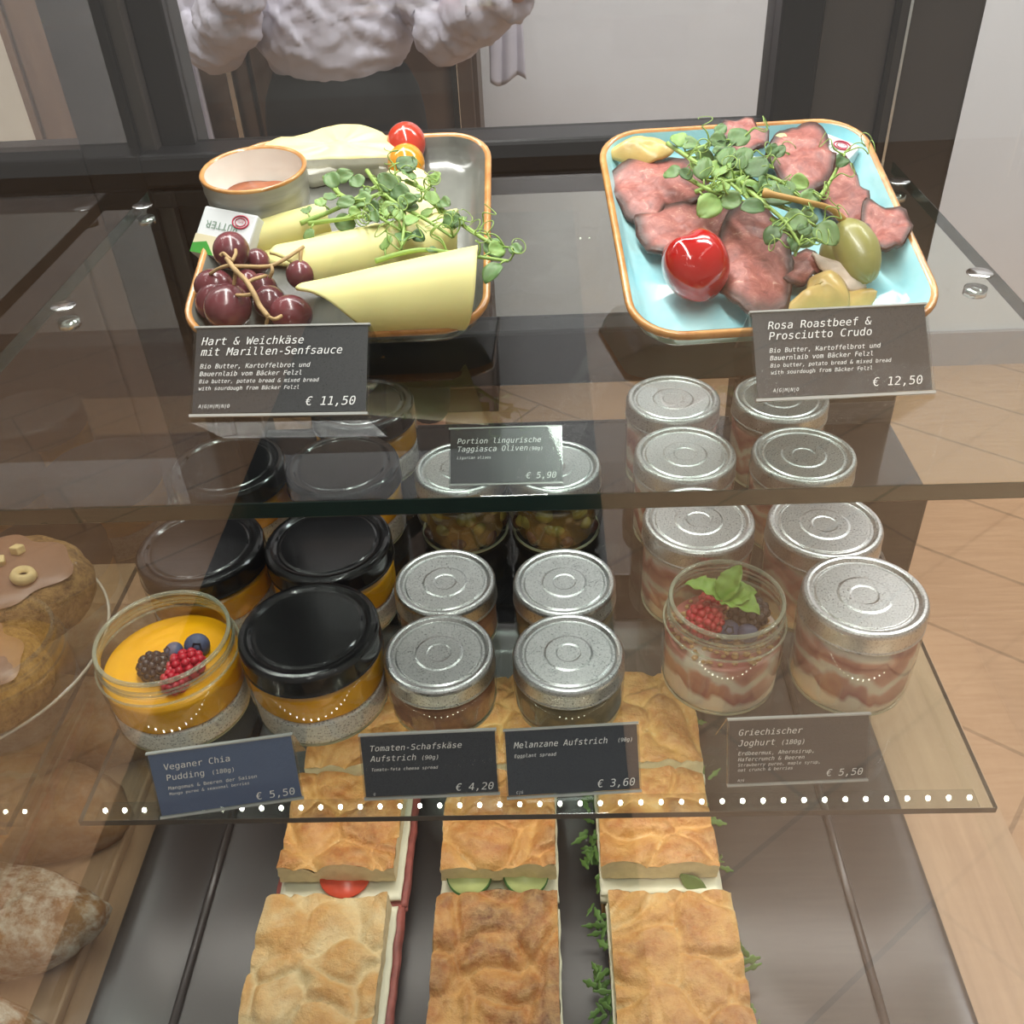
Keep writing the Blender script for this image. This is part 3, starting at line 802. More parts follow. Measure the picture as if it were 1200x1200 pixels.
def slab(name, P, outline, h0, h1, top, side, lab, cat, group=None):
    """thick wedge of soft cheese: cut face on top, rind round the side as a child"""
    r = empty(name, P.pt(*outline[0], h0), lab, cat, group)
    bs = [P.pt(x, y, h0) for x, y in outline]; k = len(bs); lo = []
    for i in range(k):
        p0, p1, p2, p3 = bs[(i-1) % k], bs[i], bs[(i+1) % k], bs[(i+2) % k]
        for j in range(4):
            f = j/4; lo.append(0.5*((2*p1)+(p2-p0)*f+(2*p0-5*p1+4*p2-p3)*f*f+(3*p1-p0-3*p2+p3)*f**3))
    loc = r.location; c = sum(lo, Vector())/len(lo); up = P.w*(h1-h0)
    m = MB(); L0 = [c + (p-c)*1.03 - loc for p in lo]; L1 = [c + (p-c)*1.0 + up*.9 - loc for p in lo]
    L1 = [p + P.w*.0006*noise.noise(p*500) for p in L1]
    loops(m, [L0, [(a+b_)/2*1.0 for a, b_ in zip(L0, L1)], L1], True, False); m.build('rind', side, r)
    m = MB(); rings = [L1]
    for s in (.93, .8, .6, .4, .2):
        rings.append([c + (p-c)*s + up*(1+.10*(1-s)) + P.w*.0016*noise.noise(p*130+Vector((s, 0, 0))) - loc for p in lo])
    loops(m, rings, False, True); m.build('paste', top, r)
    return r
slab('soft_cheese_wedge', PL, [(352, 196), (400, 190), (440, 192), (460, 205), (452, 213), (424, 208), (385, 216), (362, 218)], .001, .010, M['rind'], M['rind'], 'soft cheese piece with white rind lying under the upper soft cheese slice', 'cheese')
slab('soft_cheese_wedge', PL, [(312, 186), (322, 176), (355, 170), (388, 160), (416, 157), (444, 164), (462, 176), (484, 188), (478, 196), (450, 197), (400, 198), (350, 199), (326, 197)], .009, .016, M['brie'], M['rind'], 'upper soft cheese slice with creamy yellow cut face behind the dip bowl', 'cheese')
def tomato(px, py, h, r, mat, lab):
    p = PL.pt(px, py, h); m = MB(); m.ball((0, 0, 0), (r, r*1.15, r), 28, 18)
    o = m.build('cherry_tomato', mat); o.location = p; o.rotation_euler = PL.R.to_euler(); return tag(o, lab, 'tomato')
tomato(476, 168, .012, .0112, M['tomato_red'], 'red cherry tomato at the back of the cheese plate')
tomato(476, 192, .0105, .0105, M['tomato_yellow'], 'yellow cherry tomato in front of the red one on the cheese plate')
patch('cheese_slice', PL, [(452, 206, .010), (475, 198, .012), (496, 202, .012), (506, 216, .010), (494, 230, .008), (466, 228, .009)], M['pale_slice'], .003, .002, .0006, 60, lab='pale scalloped cheese slice directly in front of the yellow tomato', cat='cheese', jag=.05)
patch('cheese_slice', PL, [(466, 238, .010), (490, 228, .010), (512, 236, .009), (519, 250, .007), (500, 262, .006), (474, 258, .007)], M['pale_slice'], .003, .002, .0006, 60, lab='pale scalloped cheese slice overlapping in front of the first scalloped one', cat='cheese', jag=.05, seed=4)
def curl(name, P, a, b, h0, h1, r0, r1, th0, th1, smin, smax, mat, lab, bend=0.0, n=40):
    A = P.pt(a[0], a[1], h0); B = P.pt(b[0], b[1], h1); ax = (B-A).normalized()
    side = P.w.cross(ax).normalized()          # points to the back
    m = MB()
    def fn(u, v):
        th = th0 + (th1-th0)*v; lo, hi = smin(v), smax(v); s = lo + (hi-lo)*u
        r = r0 + (r1-r0)*s
        return A + (B-A)*s + P.w*(r*math.cos(th)+bend*s*s) - side*(r*math.sin(th)) + P.w*.0006*noise.noise(Vector((s*3, v*3, r0*900)))
    m.grid(fn, n, 28); o = m.build(name, mat); center(o); sheet(o, .0016); return tag(o, lab, 'cheese')
D = math.radians
curl('cheese_slice', PL, (285, 283), (385, 258), .007, .009, .0085, .0085, D(-150), D(170), lambda v: .03*math.sin(v*5), lambda v: 1.0, M['cheese'], 'rolled up cheese slice behind the grapes beside the butter packet')
patch('cheese_slice', PL, [(290, 296, .004), (340, 282, .006), (400, 272, .008), (440, 262, .008), (450, 270, .006), (410, 290, .004), (340, 312, .003)], M['cheese'], .0018, .001, .0008, 60, lab='flat cheese slice lying between the rolled slice and the curled middle slice', cat='cheese')
curl('cheese_slice', PL, (318, 322), (545, 278), .013, .0142, .013, .0135, D(-70), D(150), lambda v: .02 + .42*max(0, v-.32)**.8 if v > .32 else .02 + .3*(.32-v), lambda v: 1.0 - .10*v, M['cheese'], 'curled cheese slice in the middle, half covered by the pea shoots')
curl('cheese_slice', PL, (352, 366), (556, 338), .0145, .0205, .0125, .0185, D(-48), D(165), lambda v: .0 + .62*max(0, v-.20)**.7 if v > .2 else .25*(.2-v), lambda v: 1.04 - .16*v*v, M['cheese'], 'large curled cheese slice at the front edge of the grey plate')
# dip bowl
M['bowl_grey'] = glaze('bowl_grey', [(.3, rgb(128, 130, 124)), (.5, rgb(160, 160, 150)), (.72, rgb(182, 180, 170))], 30, .3, (.3, .3, 3))
M['bowl_white'] = plain('bowl_white', rgb(232, 226, 216), .15, var=.03, coat=.4)
M['sauce'] = plain('mustard_sauce', rgb(158, 92, 62), .25, var=.2, vscale=90, bump=.6)
rc = PL.pt(296, 205, .0262); bo = rc - PL.w*.0232
BOWL_ROT = (PL.R @ Matrix.Rotation(math.radians(-9), 3, 'X')).to_euler(); BS = .91
bowl = empty('dip_bowl', bo, 'small grey stoneware dip bowl with brown rim on the cheese plate', 'bowl'); bowl.rotation_euler = BOWL_ROT; bowl.scale = (BS, BS, BS)
m = MB(); m.lathe([(0, 0), (.0255, 0), (.0272, .0015), (.0290, .006), (.0288, .0072), (.0296, .0100), (.0300, .0125), (.0298, .0138), (.0304, .0170), (.0308, .0195), (.0305, .0208), (.0310, .0262)], 64); m.build('bowl_wall', M['bowl_grey'], bowl)
m = MB(); m.lathe([(.0310, .0262), (.0312, .0272), (.0304, .0280), (.0290, .0278), (.0283, .0268)], 64); m.build('bowl_rim', M['rim_brown'], bowl)
m = MB(); m.lathe([(.0283, .0268), (.0272, .020), (.0240, .009), (.019, .0045), (0, .004)], 64); m.build('bowl_inside', M['bowl_white'], bowl)
m = MB()
m.lathe([(0.0001, .0118), (.006, .0117), (.012, .0116), (.018, .0110), (.0222, .0100), (.0200, .006), (.0001, .0048)], 48, wob=lambda r, z, a: (r*(1+.05*math.sin(3*a)), z+.0012*math.sin(r*700+a*2)*(1 if z > .0099 else 0)))
o = m.build('mustard_sauce', M['sauce']); o.location = bo; o.rotation_euler = BOWL_ROT; o.scale = (BS, BS, BS); tag(o, 'reddish brown sauce in the small grey dip bowl', 'sauce')

# lettering -----------------------------------------------------------------
FONT = None
try:
    import os
    FONT = bpy.data.fonts.load(os.path.join(bpy.utils.resource_path('LOCAL'), 'datafiles', 'fonts', 'DejaVuSansMono.woff2'))
except Exception: FONT = None
def glyphs(lines, name, mat, parent, loc=(0, 0, 0), rot=(0, 0, 0), bold=0.0):
    """lines = (text, x, y, size, align, shear) in a local x-y plane; one mesh"""
    mb = MB()
    for text, x, y, size, align, shear in lines:
        c = bpy.data.curves.new('lettering', 'FONT'); c.body = text; c.size = size*(1.34 if FONT else 1.1); c.align_x = align; c.shear = shear
        c.resolution_u = 2; c.offset = bold*size
        if FONT: c.font = FONT
        t = bpy.data.objects.new('lettering', c); COL.objects.link(t)
        dg = bpy.context.evaluated_depsgraph_get(); me = t.evaluated_get(dg).to_mesh()
        mb.add([(v.co.x+x, v.co.y+y, 0) for v in me.vertices], [tuple(p.vertices) for p in me.polygons])
        t.evaluated_get(dg).to_mesh_clear(); bpy.data.objects.remove(t); bpy.data.curves.remove(c)
    o = mb.build(name, mat, parent, False); o.location = loc; o.rotation_euler = rot; return o
M['letter_white'] = plain('letter_white', rgb(232, 232, 230), .6, var=.02)
M['letter_green'] = plain('letter_green', rgb(110, 140, 120), .6, var=.02)
M['letter_red'] = plain('letter_red', rgb(190, 50, 80), .6, var=.02)
M['pack_white'] = plain('pack_white', rgb(226, 230, 232), .35, var=.02)
M['pack_green'] = plain('pack_green', rgb(58, 148, 52), .4, var=.1)
M['pack_cream'] = plain('pack_cream', rgb(220, 210, 176), .4, var=.04)
def butter(P, px, py, rz, lab, h=.007, tilt=(0, 0)):
    r = empty('butter_packet', P.pt(px, py, h), lab, 'butter')
    r.rotation_euler = (P.R @ Matrix.Rotation(rz, 3, 'Z') @ Matrix.Rotation(tilt[0], 3, 'X') @ Matrix.Rotation(tilt[1], 3, 'Y')).to_euler()
    a, b_, t = .0158, .0132, .0044
    m = MB(); m.box((-a, -b_, -t), (a, b_, t)); m.build('foil_wrap', M['pack_white'], r, False, bevel=.0012)
    m = MB(); m.box((-a*.98, -b_*.98, t+.0001), (a*.98, -b_*.2, t+.0003)); m.build('cream_band', M['pack_cream'], r, False)
    m = MB(); m.prism([(-a*.98, -b_*.98), (-a*.1, -b_*.98), (-a*.5, -b_*.45), (-a*.98, -b_*.6)], t+.0003, t+.0005); m.build('green_leaf_print', M['pack_green'], r, False)
    glyphs([('BUTTER', .001, -.0035, .0055, 'CENTER', 0)], 'lettering', M['letter_green'], r, (-.001, .0018, t+.0004), (0, 0, PI))
    m = MB(); ring = lambda R: [Vector((R*1.35*math.cos(q), R*math.sin(q), 0)) for q in [2*PI*i/32 for i in range(33)]]
    m.tube(ring(.0034), .0004, 5, cap=False); m.tube(ring(.0022), .00025, 5, cap=False)
    o = m.build('round_emblem', M['letter_red'], r); o.location = (.0075, .0075, t+.0004)
    glyphs([('BIO', 0, -.001, .0020, 'CENTER', 0)], 'emblem_text', M['letter_red'], r, (.0075, .0075, t+.0005), (0, 0, PI))
    return r
butter(PL, 267, 278, D(-20), 'white and green butter packet beside the grapes on the cheese plate', .013, (.5, 0))
butter(PR, 962, 182, D(-42), 'white butter packet leaning at the back edge of the roast beef plate', .0065, (.05, 0))

# grapes
M['grape'] = NT('grape_skin')
_t = M['grape']; _v = _t.coord(); _f = _t.noise(_v, 90, 5); _g = _t.noise(_v, 28, 2)
_t.l(_t.mix(_t.math('MULTIPLY', _f, .35), _t.ramp(_g, [(.3, rgb(62, 22, 32)), (.7, rgb(112, 38, 48))]), rgb(150, 104, 108)), _t.b.inputs['Base Color']); _t.set(Roughness=.22, Coat_Weight=.2)
M['grape'] = _t.m
M['grape_stem'] = plain('grape_stem', rgb(178, 148, 104), .7, var=.2, vscale=200, bump=.4)
gb = empty('grape_bunch', PL.pt(275, 350, 0), 'small bunch of dark red grapes on the cheese plate behind the card', 'grapes')
gl = Vector(gb.location)
for px, py, r, h in ((271, 294, .0090, .022), (251, 336, .0088, .015), (267, 360, .0112, .0155), (316, 354, .0082, .010), (341, 368, .0092, .010), (352, 321, .0070, .018), (309, 338, .0068, .010), (302, 306, .0062, .010), (251, 353, .0088, .012), (288, 334, .0070, .009)):
    m = MB(); m.ball((0, 0, 0), (r, r, r*1.14), 26, 18); o = m.build('grape', M['grape'], gb); o.location = PL.pt(px, py, h) - gl; o.rotation_euler = (px*.7, py*.5, 0)
m = MB(); S = lambda *q: [PL.pt(*p) - gl for p in q]
m.tube(spline(S((266, 303, .030), (275, 316, .031), (288, 329, .029), (298, 345, .027), (304, 358, .024), (314, 371, .022)), 20), .0013, 7)
for q in (((274, 312, .031), (285, 312, .031), (315, 312, .028), (335, 303, .028), (356, 289, .028)), ((353, 290, .028), (352, 300, .026), (352, 308, .024)), ((272, 310, .031), (258, 314, .028), (246, 321, .024)),
          ((272, 306, .031), (276, 298, .031), (276, 293, .030)), ((270, 304, .031), (262, 297, .030), (258, 300, .029)), ((297, 344, .027), (288, 346, .026), (277, 346, .024)),
          ((314, 371, .022), (322, 374, .020), (330, 370, .019)), ((314, 371, .022), (312, 380, .018)), ((290, 331, .028), (298, 327, .027), (312, 323, .025)), ((318, 311, .028), (319, 318, .027), (316, 325, .024)), ((276, 318, .030), (274, 334, .024))):
    m.tube(spline(S(*q), 10), .0009, 6)
m.build('grape_stalk', M['grape_stem'], gb)

# ---- roast beef plate
def beef():
    t = NT('roast_beef'); v = t.coord(); f = t.noise(v, 150, 7, .72, 1.2); g = t.noise(v, 50, 3)
    a = t.n('ShaderNodeAttribute', attribute_name='rind')
    pink = t.ramp(f, [(.30, rgb(120, 66, 62)), (.48, rgb(160, 94, 86)), (.60, rgb(180, 114, 104)), (.69, rgb(222, 180, 164))])
    e = t.math('ADD', a.outputs['Fac'], t.math('MULTIPLY', t.math('SUBTRACT', f, .5), .22))
    k = t.ramp(e, [(.74, (0, 0, 0, 1)), (.90, (1, 1, 1, 1))])
    t.l(t.mix(k, pink, t.ramp(f, [(.35, rgb(44, 28, 26)), (.65, rgb(92, 58, 50))])), t.b.inputs['Base Color'])
    t.set(Roughness=.38); t.bump(f, .35, .0012); return t.m
M['beef'] = beef()
G = 'roast beef slices'
def bslice(o, lab, seed, h=.004, dome=.003, fold=.0026):
    cx = sum(q[0] for q in o)/len(o); cy = sum(q[1] for q in o)/len(o); o = [(cx+(x-cx)*1.10, cy+(y-cy)*1.08) for x, y in o]; dome *= .45; fold *= .6
    return patch('roast_beef_slice', PR, [(x, y, hh if False else h) for x, y in o for hh in (0,)], M['beef'], .0022, dome, fold, 62, rings=14, lab=lab, cat='meat', group=G, seed=seed, jag=.07, ruf=.0024)
bslice([(717, 210), (738, 194), (765, 184), (795, 192), (815, 203), (830, 228), (803, 242), (778, 244), (768, 262), (750, 258), (735, 247), (722, 232)], 'roast beef slice at the side of the plate below the pickled artichoke', 1.3, .006, .006)
bslice([(748, 262), (765, 249), (800, 243), (830, 240), (854, 250), (858, 282), (842, 303), (800, 303), (770, 296), (755, 280)], 'roast beef slice behind the red cherry pepper', 2.1, .007, .006)
bslice([(850, 268), (862, 246), (885, 240), (905, 254), (916, 272), (922, 300), (924, 338), (914, 360), (882, 364), (860, 352), (846, 336), (843, 305), (846, 282)], 'large roast beef slice in the middle, hanging down towards the card', 3.7, .009, .007, .004)
bslice([(848, 150), (862, 141), (880, 146), (897, 160), (888, 178), (860, 176)], 'small dark edged roast beef slice at the back behind the pea shoots', 4.9, .013, .005)
bslice([(906, 172), (916, 157), (935, 149), (954, 152), (969, 170), (975, 186), (971, 206), (955, 226), (935, 228), (915, 206), (901, 188)], 'roast beef slice standing at the back in front of the butter packet', 5.2, .011, .008, .003)
bslice([(966, 206), (985, 193), (999, 203), (1010, 223), (1022, 240), (1030, 250), (1002, 268), (985, 262), (968, 244)], 'roast beef slice at the side behind the caper berry', 6.4, .008, .006)
bslice([(1014, 240), (1038, 244), (1058, 252), (1067, 267), (1052, 287), (1036, 296), (1024, 280), (1013, 260)], 'roast beef slice tip reaching over the brown rim past the caper berry', 7.7, .013, .002)
bslice([(918, 304), (944, 297), (966, 303), (970, 312), (952, 324), (936, 334), (920, 330)], 'small torn roast beef piece in front of the pea shoots', 8.8, .008, .004)
M['artichoke'] = plain('pickled_artichoke', rgb(206, 178, 110), .3, var=.18, vscale=70, bump=.3, sss=.2)
M['fat'] = plain('ham_fat', rgb(226, 206, 188), .4, var=.12, vscale=120, bump=.3)
patch('artichoke_piece', PR, [(711, 184, .006), (724, 172, .010), (750, 163, .012), (772, 165, .012), (787, 182, .008), (768, 192, .007), (738, 194, .005)], M['artichoke'], .003, .005, .0025, 70, lab='pickled artichoke piece at the back corner of the blue plate', cat='artichoke', jag=.05)
patch('artichoke_piece', PR, [(918, 366, .004), (944, 349, .007), (950, 330, .009), (968, 321, .010), (984, 328, .010), (992, 348, .008), (986, 366, .004)], M['artichoke'], .003, .006, .003, 70, lab='ribbed pickled artichoke piece directly behind the roast beef card', cat='artichoke', seed=3)
patch('artichoke_piece', PR, [(984, 346, .006), (1004, 340, .007), (1026, 343, .006), (1013, 363, .003), (990, 366, .003)], M['artichoke'], .0025, .003, .0015, 70, lab='darker flat artichoke leaf beside the ribbed artichoke piece', cat='artichoke', seed=5)
patch('ham_strip', PR, [(950, 300, .012), (984, 312, .012), (1002, 328, .010), (1014, 338, .007), (996, 343, .007), (970, 324, .010)], M['fat'], .002, .004, .003, 90, lab='pale ham strip under the caper berry', cat='ham', seed=6, jag=.06)
M['pepper_red'] = plain('cherry_pepper', rgb(178, 16, 18), .10, var=.15, vscale=50, coat=.6)
p = PR.pt(813, 311, .0180); m = MB()
def lob(d):
    a = math.atan2(d.y, d.x); e = math.sqrt(max(0, 1-d.z*d.z))
    return 1 + .07*math.cos(3*a+.6)*e - .25*math.exp(-((1-d.z)/.10))
m.ball((0, 0, 0), (.0158, .0150, .0178), 48, 32, fn=lob)
o = m.build('cherry_pepper', M['pepper_red']); o.location = p; o.rotation_euler = (-.55, -.25, .4); tag(o, 'glossy red cherry pepper on the blue plate', 'pepper')
M['caper'] = plain('caper_berry', rgb(150, 146, 84), .32, var=.14, vscale=60, bump=.1, coat=.2)
M['caper_stem'] = plain('caper_stem', rgb(190, 148, 84), .5, var=.15, vscale=120)
ca = PR.pt(986, 256, .022); cb_ = PR.pt(1019, 330, .012); cc = (ca+cb_)/2
cap = empty('caper_berry', cc, 'large green caper berry with long brown stem on the blue plate', 'caper berry')
q = (cb_-ca).to_track_quat('Z', 'X'); cap.rotation_euler = q.to_euler(); hl = (cb_-ca).length/2
m = MB(); m.ball((0, 0, 0), (.0112, .0105, hl), 36, 24, fn=lambda d: 1 - .10*max(0, -d.z) + .012*math.cos(8*math.atan2(d.y, d.x))); m.build('berry_body', M['caper'], cap)
iv = q.to_matrix().inverted()
m = MB(); m.tube(spline([iv @ (PR.pt(*s) - cc) for s in ((988, 258, .024), (972, 244, .032), (945, 237, .038), (915, 230, .041), (894, 226, .041))], 20), [.0020]*3+[.0014]*14+[.0016, .002, .0024, .0022], 8); m.build('berry_stem', M['caper_stem'], cap)
m = MB(); m.ball((-.0085, .006, -.001), (.008, .007, .0125), 24, 16); m.build('berry_lobe', M['caper'], cap)
M['cuke'] = plain('cucumber_flesh', rgb(196, 206, 140), .35, var=.1, vscale=90)
patch('cucumber_slice', PR, [(904, 168, .012), (912, 158, .014), (922, 160, .014), (918, 176, .012)], M['cuke'], .002, 0, .0003, lab='pale green cucumber edge behind the roast beef slice at the back', cat='cucumber')

# ---- pea shoots
M['pea_stem'] = plain('pea_stem', rgb(150, 180, 92), .45, var=.15, vscale=100)
def peal(name, a, b_):
    t = NT(name); v = t.coord(); f = t.noise(v, 60, 3); t.l(t.ramp(f, [(.3, a), (.7, b_)]), t.b.inputs['Base Color']); t.set(Roughness=.5, Subsurface_Weight=.1); t.b.inputs['Subsurface Scale'].default_value = .002; return t.m
M['pea_leaf'] = [peal('pea_leaf', rgb(84, 118, 66), rgb(118, 150, 92)), peal('pea_leaf_light', rgb(116, 152, 74), rgb(150, 182, 104)), peal('pea_leaf_dark', rgb(58, 92, 50), rgb(90, 122, 72))]
def shoot(P, pts, nl, lab, grp, seed, tend=1, size=.0105):
    rnd = random.Random(seed); c = P.pt(*pts[0]); r = empty('pea_shoot', c, lab, 'pea shoots', grp)
    sp_ = spline([P.pt(*q) - c for q in pts], 28)
    m = MB(); m.tube(sp_, [.0013-.0006*i/28 for i in range(29)], 6)
    lv = [MB(), MB(), MB()]
    for k in range(nl):
        i = int(3 + 24*k/max(1, nl-1)); base = sp_[i]
        nrm = (P.w + Vector((rnd.uniform(-.7, .7), rnd.uniform(-1.0, .3), rnd.uniform(-.2, .4)))).normalized()
        dr = Vector((rnd.uniform(-1, 1), rnd.uniform(-1, 1), rnd.uniform(-.2, .5))); dr = (dr - nrm*dr.dot(nrm)).normalized()
        sd = nrm.cross(dr); L = size*rnd.uniform(.6, 1.15); W = L*rnd.uniform(.8, 1.0); pet = base + dr*.004 + nrm*.0015
        m.tube([base, base*.5+pet*.5+nrm*.0004, pet], .0005, 5)
        fold = rnd.uniform(.05, .4); cu = rnd.uniform(-.1, .5)
        def fn(u, v):
            t = u; wd = W*math.sin(PI*min(1, (t*.97+.015))**.85)**.6; s = (v-.5)*2
            return pet + dr*(t*L) + sd*(s*wd*.5) + nrm*(abs(s)*wd*fold*.5 - cu*L*(t-.3)**2 + .0004*math.sin(9*t+5*s))
        lv[rnd.choice((0, 0, 1, 2))].grid(fn, 9, 6)
    for k in range(tend+2):
        i = rnd.choice((14, 20, 28, 28)); b0 = sp_[i]; d = Vector((rnd.uniform(-1, 1), rnd.uniform(-.6, .6), rnd.uniform(.1, .8))).normalized()
        o1 = d.orthogonal().normalized(); o2 = d.cross(o1); tp = []
        for j in range(40):
            f = j/39; ra = .0006+.0034*f; a = f*f*9
            tp.append(b0 + d*(.020*f*(1.2-.5*f)) + o1*(ra*math.cos(a)-ra*.0) + o2*ra*math.sin(a))
        m.tube(tp, [.0005-.00028*j/39 for j in range(40)], 4)
    m.build('stem', M['pea_stem'], r)
    for k in range(3):
        if lv[k].v: sheet(lv[k].build('leaves', M['pea_leaf'][k], r), .0003)
    return r
GL, GR = 'pea shoots on the cheese plate', 'pea shoots on the roast beef plate'
LL = 'green pea shoot in the tangle lying over the cheese slices'; LR = 'green pea shoot in the heap lying over the roast beef'
for i, (q, n_, lab) in enumerate((
    (((352, 262, .024), (400, 242, .028), (438, 220, .031), (462, 206, .031)), 6, LL), (((380, 208, .026), (412, 236, .032), (462, 222, .033), (492, 236, .030)), 6, LL),
    (((470, 226, .030), (474, 258, .032), (470, 292, .032)), 4, LL), (((440, 306, .030), (492, 293, .034), (552, 300, .036), (596, 306, .034)), 5, 'pea shoot trailing past the brown rim over the front cheese slice'),
    (((505, 236, .028), (540, 262, .030), (575, 285, .034), (590, 290, .034)), 3, 'thin pea shoot with curling tendrils hanging over the side rim of the cheese plate'),
    (((362, 262, .024), (408, 256, .030), (455, 250, .031)), 6, LL), (((430, 200, .028), (455, 232, .033), (500, 258, .031), (530, 278, .031)), 6, LL), (((476, 212, .026), (500, 225, .029), (516, 250, .028)), 5, LL), (((395, 226, .026), (430, 246, .031), (470, 270, .032)), 5, LL))):
    shoot(PL, q, n_, lab, GL, 40+i, 2 if i in (3, 4, 5) else 1)
for i, (q, n_) in enumerate((
    (((782, 168, .022), (815, 190, .026), (850, 210, .030), (882, 238, .032)), 7), (((800, 182, .022), (830, 170, .028), (872, 162, .030)), 6), (((828, 212, .026), (870, 202, .033), (910, 210, .033), (940, 234, .031)), 8),
    (((850, 190, .026), (880, 225, .034), (918, 258, .034), (938, 288, .029)), 7), (((888, 232, .032), (930, 248, .031), (958, 268, .028)), 6), (((904, 256, .030), (928, 278, .029), (932, 300, .025)), 4),
    (((950, 246, .024), (972, 214, .022), (990, 180, .026)), 2), (((815, 225, .024), (842, 215, .030), (880, 208, .033)), 7), (((845, 175, .026), (875, 185, .032), (905, 195, .030)), 6), (((800, 205, .022), (830, 222, .028), (862, 232, .031)), 5))):
    shoot(PR, q, n_, LR if i != 6 else 'single thin pea shoot standing up before the butter packet on the blue plate', GR, 80+i, 2 if i in (0, 1, 6) else 1, .0118)
# ------------------------------------------------------------------ price cards in acrylic holders
def card_mat(nm='card_grey', ca=rgb(64, 62, 64), cb=rgb(74, 72, 73)):
    t = NT(nm); v = t.coord(); f = t.noise(v, 1400, 3, .8)
    t.l(t.ramp(f, [(.3, ca), (.7, cb)]), t.b.inputs['Base Color'])
    t.l(t.ramp(f, [(.3, (.24, .24, .24, 1)), (.7, (.40, .40, .40, 1))]), t.b.inputs['Roughness'])
    t.bump(f, .10, .0004); t.set(Specular_IOR_Level=.75, Coat_Weight=.12, Coat_Roughness=.12); return t.m
M['card'] = card_mat(); M['card_blue_reflection'] = card_mat('card_blue_reflection', rgb(104, 120, 158), rgb(116, 132, 170)); M['card_slate_reflection'] = card_mat('card_slate_reflection', rgb(50, 53, 64), rgb(58, 61, 72))  # blue and slate versions carry a bluish reflection in their base colour
def card(tl, tr, bl, br, z, lines, label, prefer, ratio=.515, foot=True, mat='card'):
    """prefer = expected recline in degrees; the corner pixels fix place and yaw"""
    B0, B1 = at(*bl, z), at(*br, z); W = (B1-B0).length; u = (B1-B0)/W; H = W*ratio
    back = Vector((0, 0, 1)).cross(u)
    best = None
    for k in range(200):
        a = math.radians(20 + k*.42); up = back*math.cos(a) + Vector((0, 0, 1))*math.sin(a)
        e = 0
        for Bq, tq in ((B0, tl), (B1, tr)):
            x, y = proj(Bq + up*H); e += (x-tq[0])**2*.2 + (y-tq[1])**2
        e += ((math.degrees(a)-prefer)/4)**2
        if best is None or e < best[0]: best = (e, a, up)
    a, up = best[1], best[2]; nrm = u.cross(up)
    r = empty('price_card', (B0+B1)/2, label, 'price card')
    R = Matrix((u, up, nrm)).transposed(); r.rotation_euler = R.to_euler()
    m = MB(); m.box((-W*.487, .0014, -.0006), (W*.487, H-.0006, -.0001)); m.build('card_sheet', M[mat], r, False)
    # clear holder: front flap, back leg folded at the top, short foot lip
    iv = R.inverted(); m = MB()
    m.box((-W/2, 0, .0000), (W/2, H, .0006))
    m.box((-W/2, .0, -.0018), (W/2, H, -.0010))
    o = m.build('holder_front', M['acrylic'], r, False)
    m = MB(); m.box((-W/2, -.0004, -.0010), (W/2, .0008, .0008)); m.box((-W/2, H-.0004, -.0018), (W/2, H+.0004, .0007)); m.build('holder_fold', M['acr_edge'], r, False)
    if foot:
        d = iv @ (back*.52 - Vector((0, 0, 1))*.0); top = Vector((0, H, -.0014)); ft = iv @ (up*H - Vector((0, 0, H*math.sin(a)-.0006)) + back*.020)
        m = MB(); t_ = iv @ Vector((0, 0, 0))
        m.add([top+Vector((-W/2, 0, 0)), top+Vector((W/2, 0, 0)), ft+Vector((W/2, 0, 0)), ft+Vector((-W/2, 0, 0))], [(0, 1, 2, 3)])
        sheet(m.build('holder_leg', M['acrylic'], r, False), .0008)
    glyphs([(t, (x-.5)*W, y*H, s*W, al, sh) for t, x, y, s, al, sh in lines], 'lettering', M['letter_white'], r, (0, 0, .0009))
    return r
M['acr_edge'] = plain('acrylic_edge', rgb(176, 176, 172), .15, var=.06)
K = .22
def two(t1, t2, subs, price, code, w1=.0635, y1=.79, y2=.67, sy=(.525, .44, .36, .282), ss=(.0375, .0375, .031, .031), x0=.045, px_=.93):
    L = [(t1, x0, y1, w1, 'LEFT', K)]
    if t2: L.append((t2, x0, y2, w1, 'LEFT', K))
    for s_, y, z_ in zip(subs, sy, ss): L.append((s_, x0, y, z_, 'LEFT', K))
    L.append((price, px_, .10, .070, 'RIGHT', K))
    if code: L.append((code, x0+.005, .085, .028, 'LEFT', K))
    return L
SUB = ['Bio Butter, Kartoffelbrot und', 'Bauernlaib vom Bäcker Felzl', 'Bio butter, potato bread & mixed bread', 'with sourdough from Bäcker Felzl']
card((219, 385), (429, 381), (222, 488), (431, 485), .2412, two('Hart & Weichkäse', 'mit Marillen-Senfsauce', SUB, '€ 11,50', 'A|G|H|M|N|O'), 'grey price card reading Hart & Weichkäse before the cheese plate', 41)
card((884, 365), (1097, 359), (886, 470), (1096, 460), .2412, two('Rosa Roastbeef &', 'Prosciutto Crudo', SUB, '€ 12,50', 'A|G|M|N|O', x0=.09, w1=.0635), 'grey price card reading Rosa Roastbeef & Prosciutto Crudo', 31)
card((525, 502), (659, 499), (526, 569), (660, 566), .0590, [('Portion lingurische', .07, .72, .068, 'LEFT', K), ('Taggiasca Oliven', .07, .58, .068, 'LEFT', K), ('(90g)', .70, .58, .045, 'LEFT', K), ('Ligurian olives', .07, .45, .035, 'LEFT', K), ('€ 5,90', .94, .09, .078, 'RIGHT', K)],
     'small silvery price card for the olives standing on the olive jar lids', 40, foot=False)
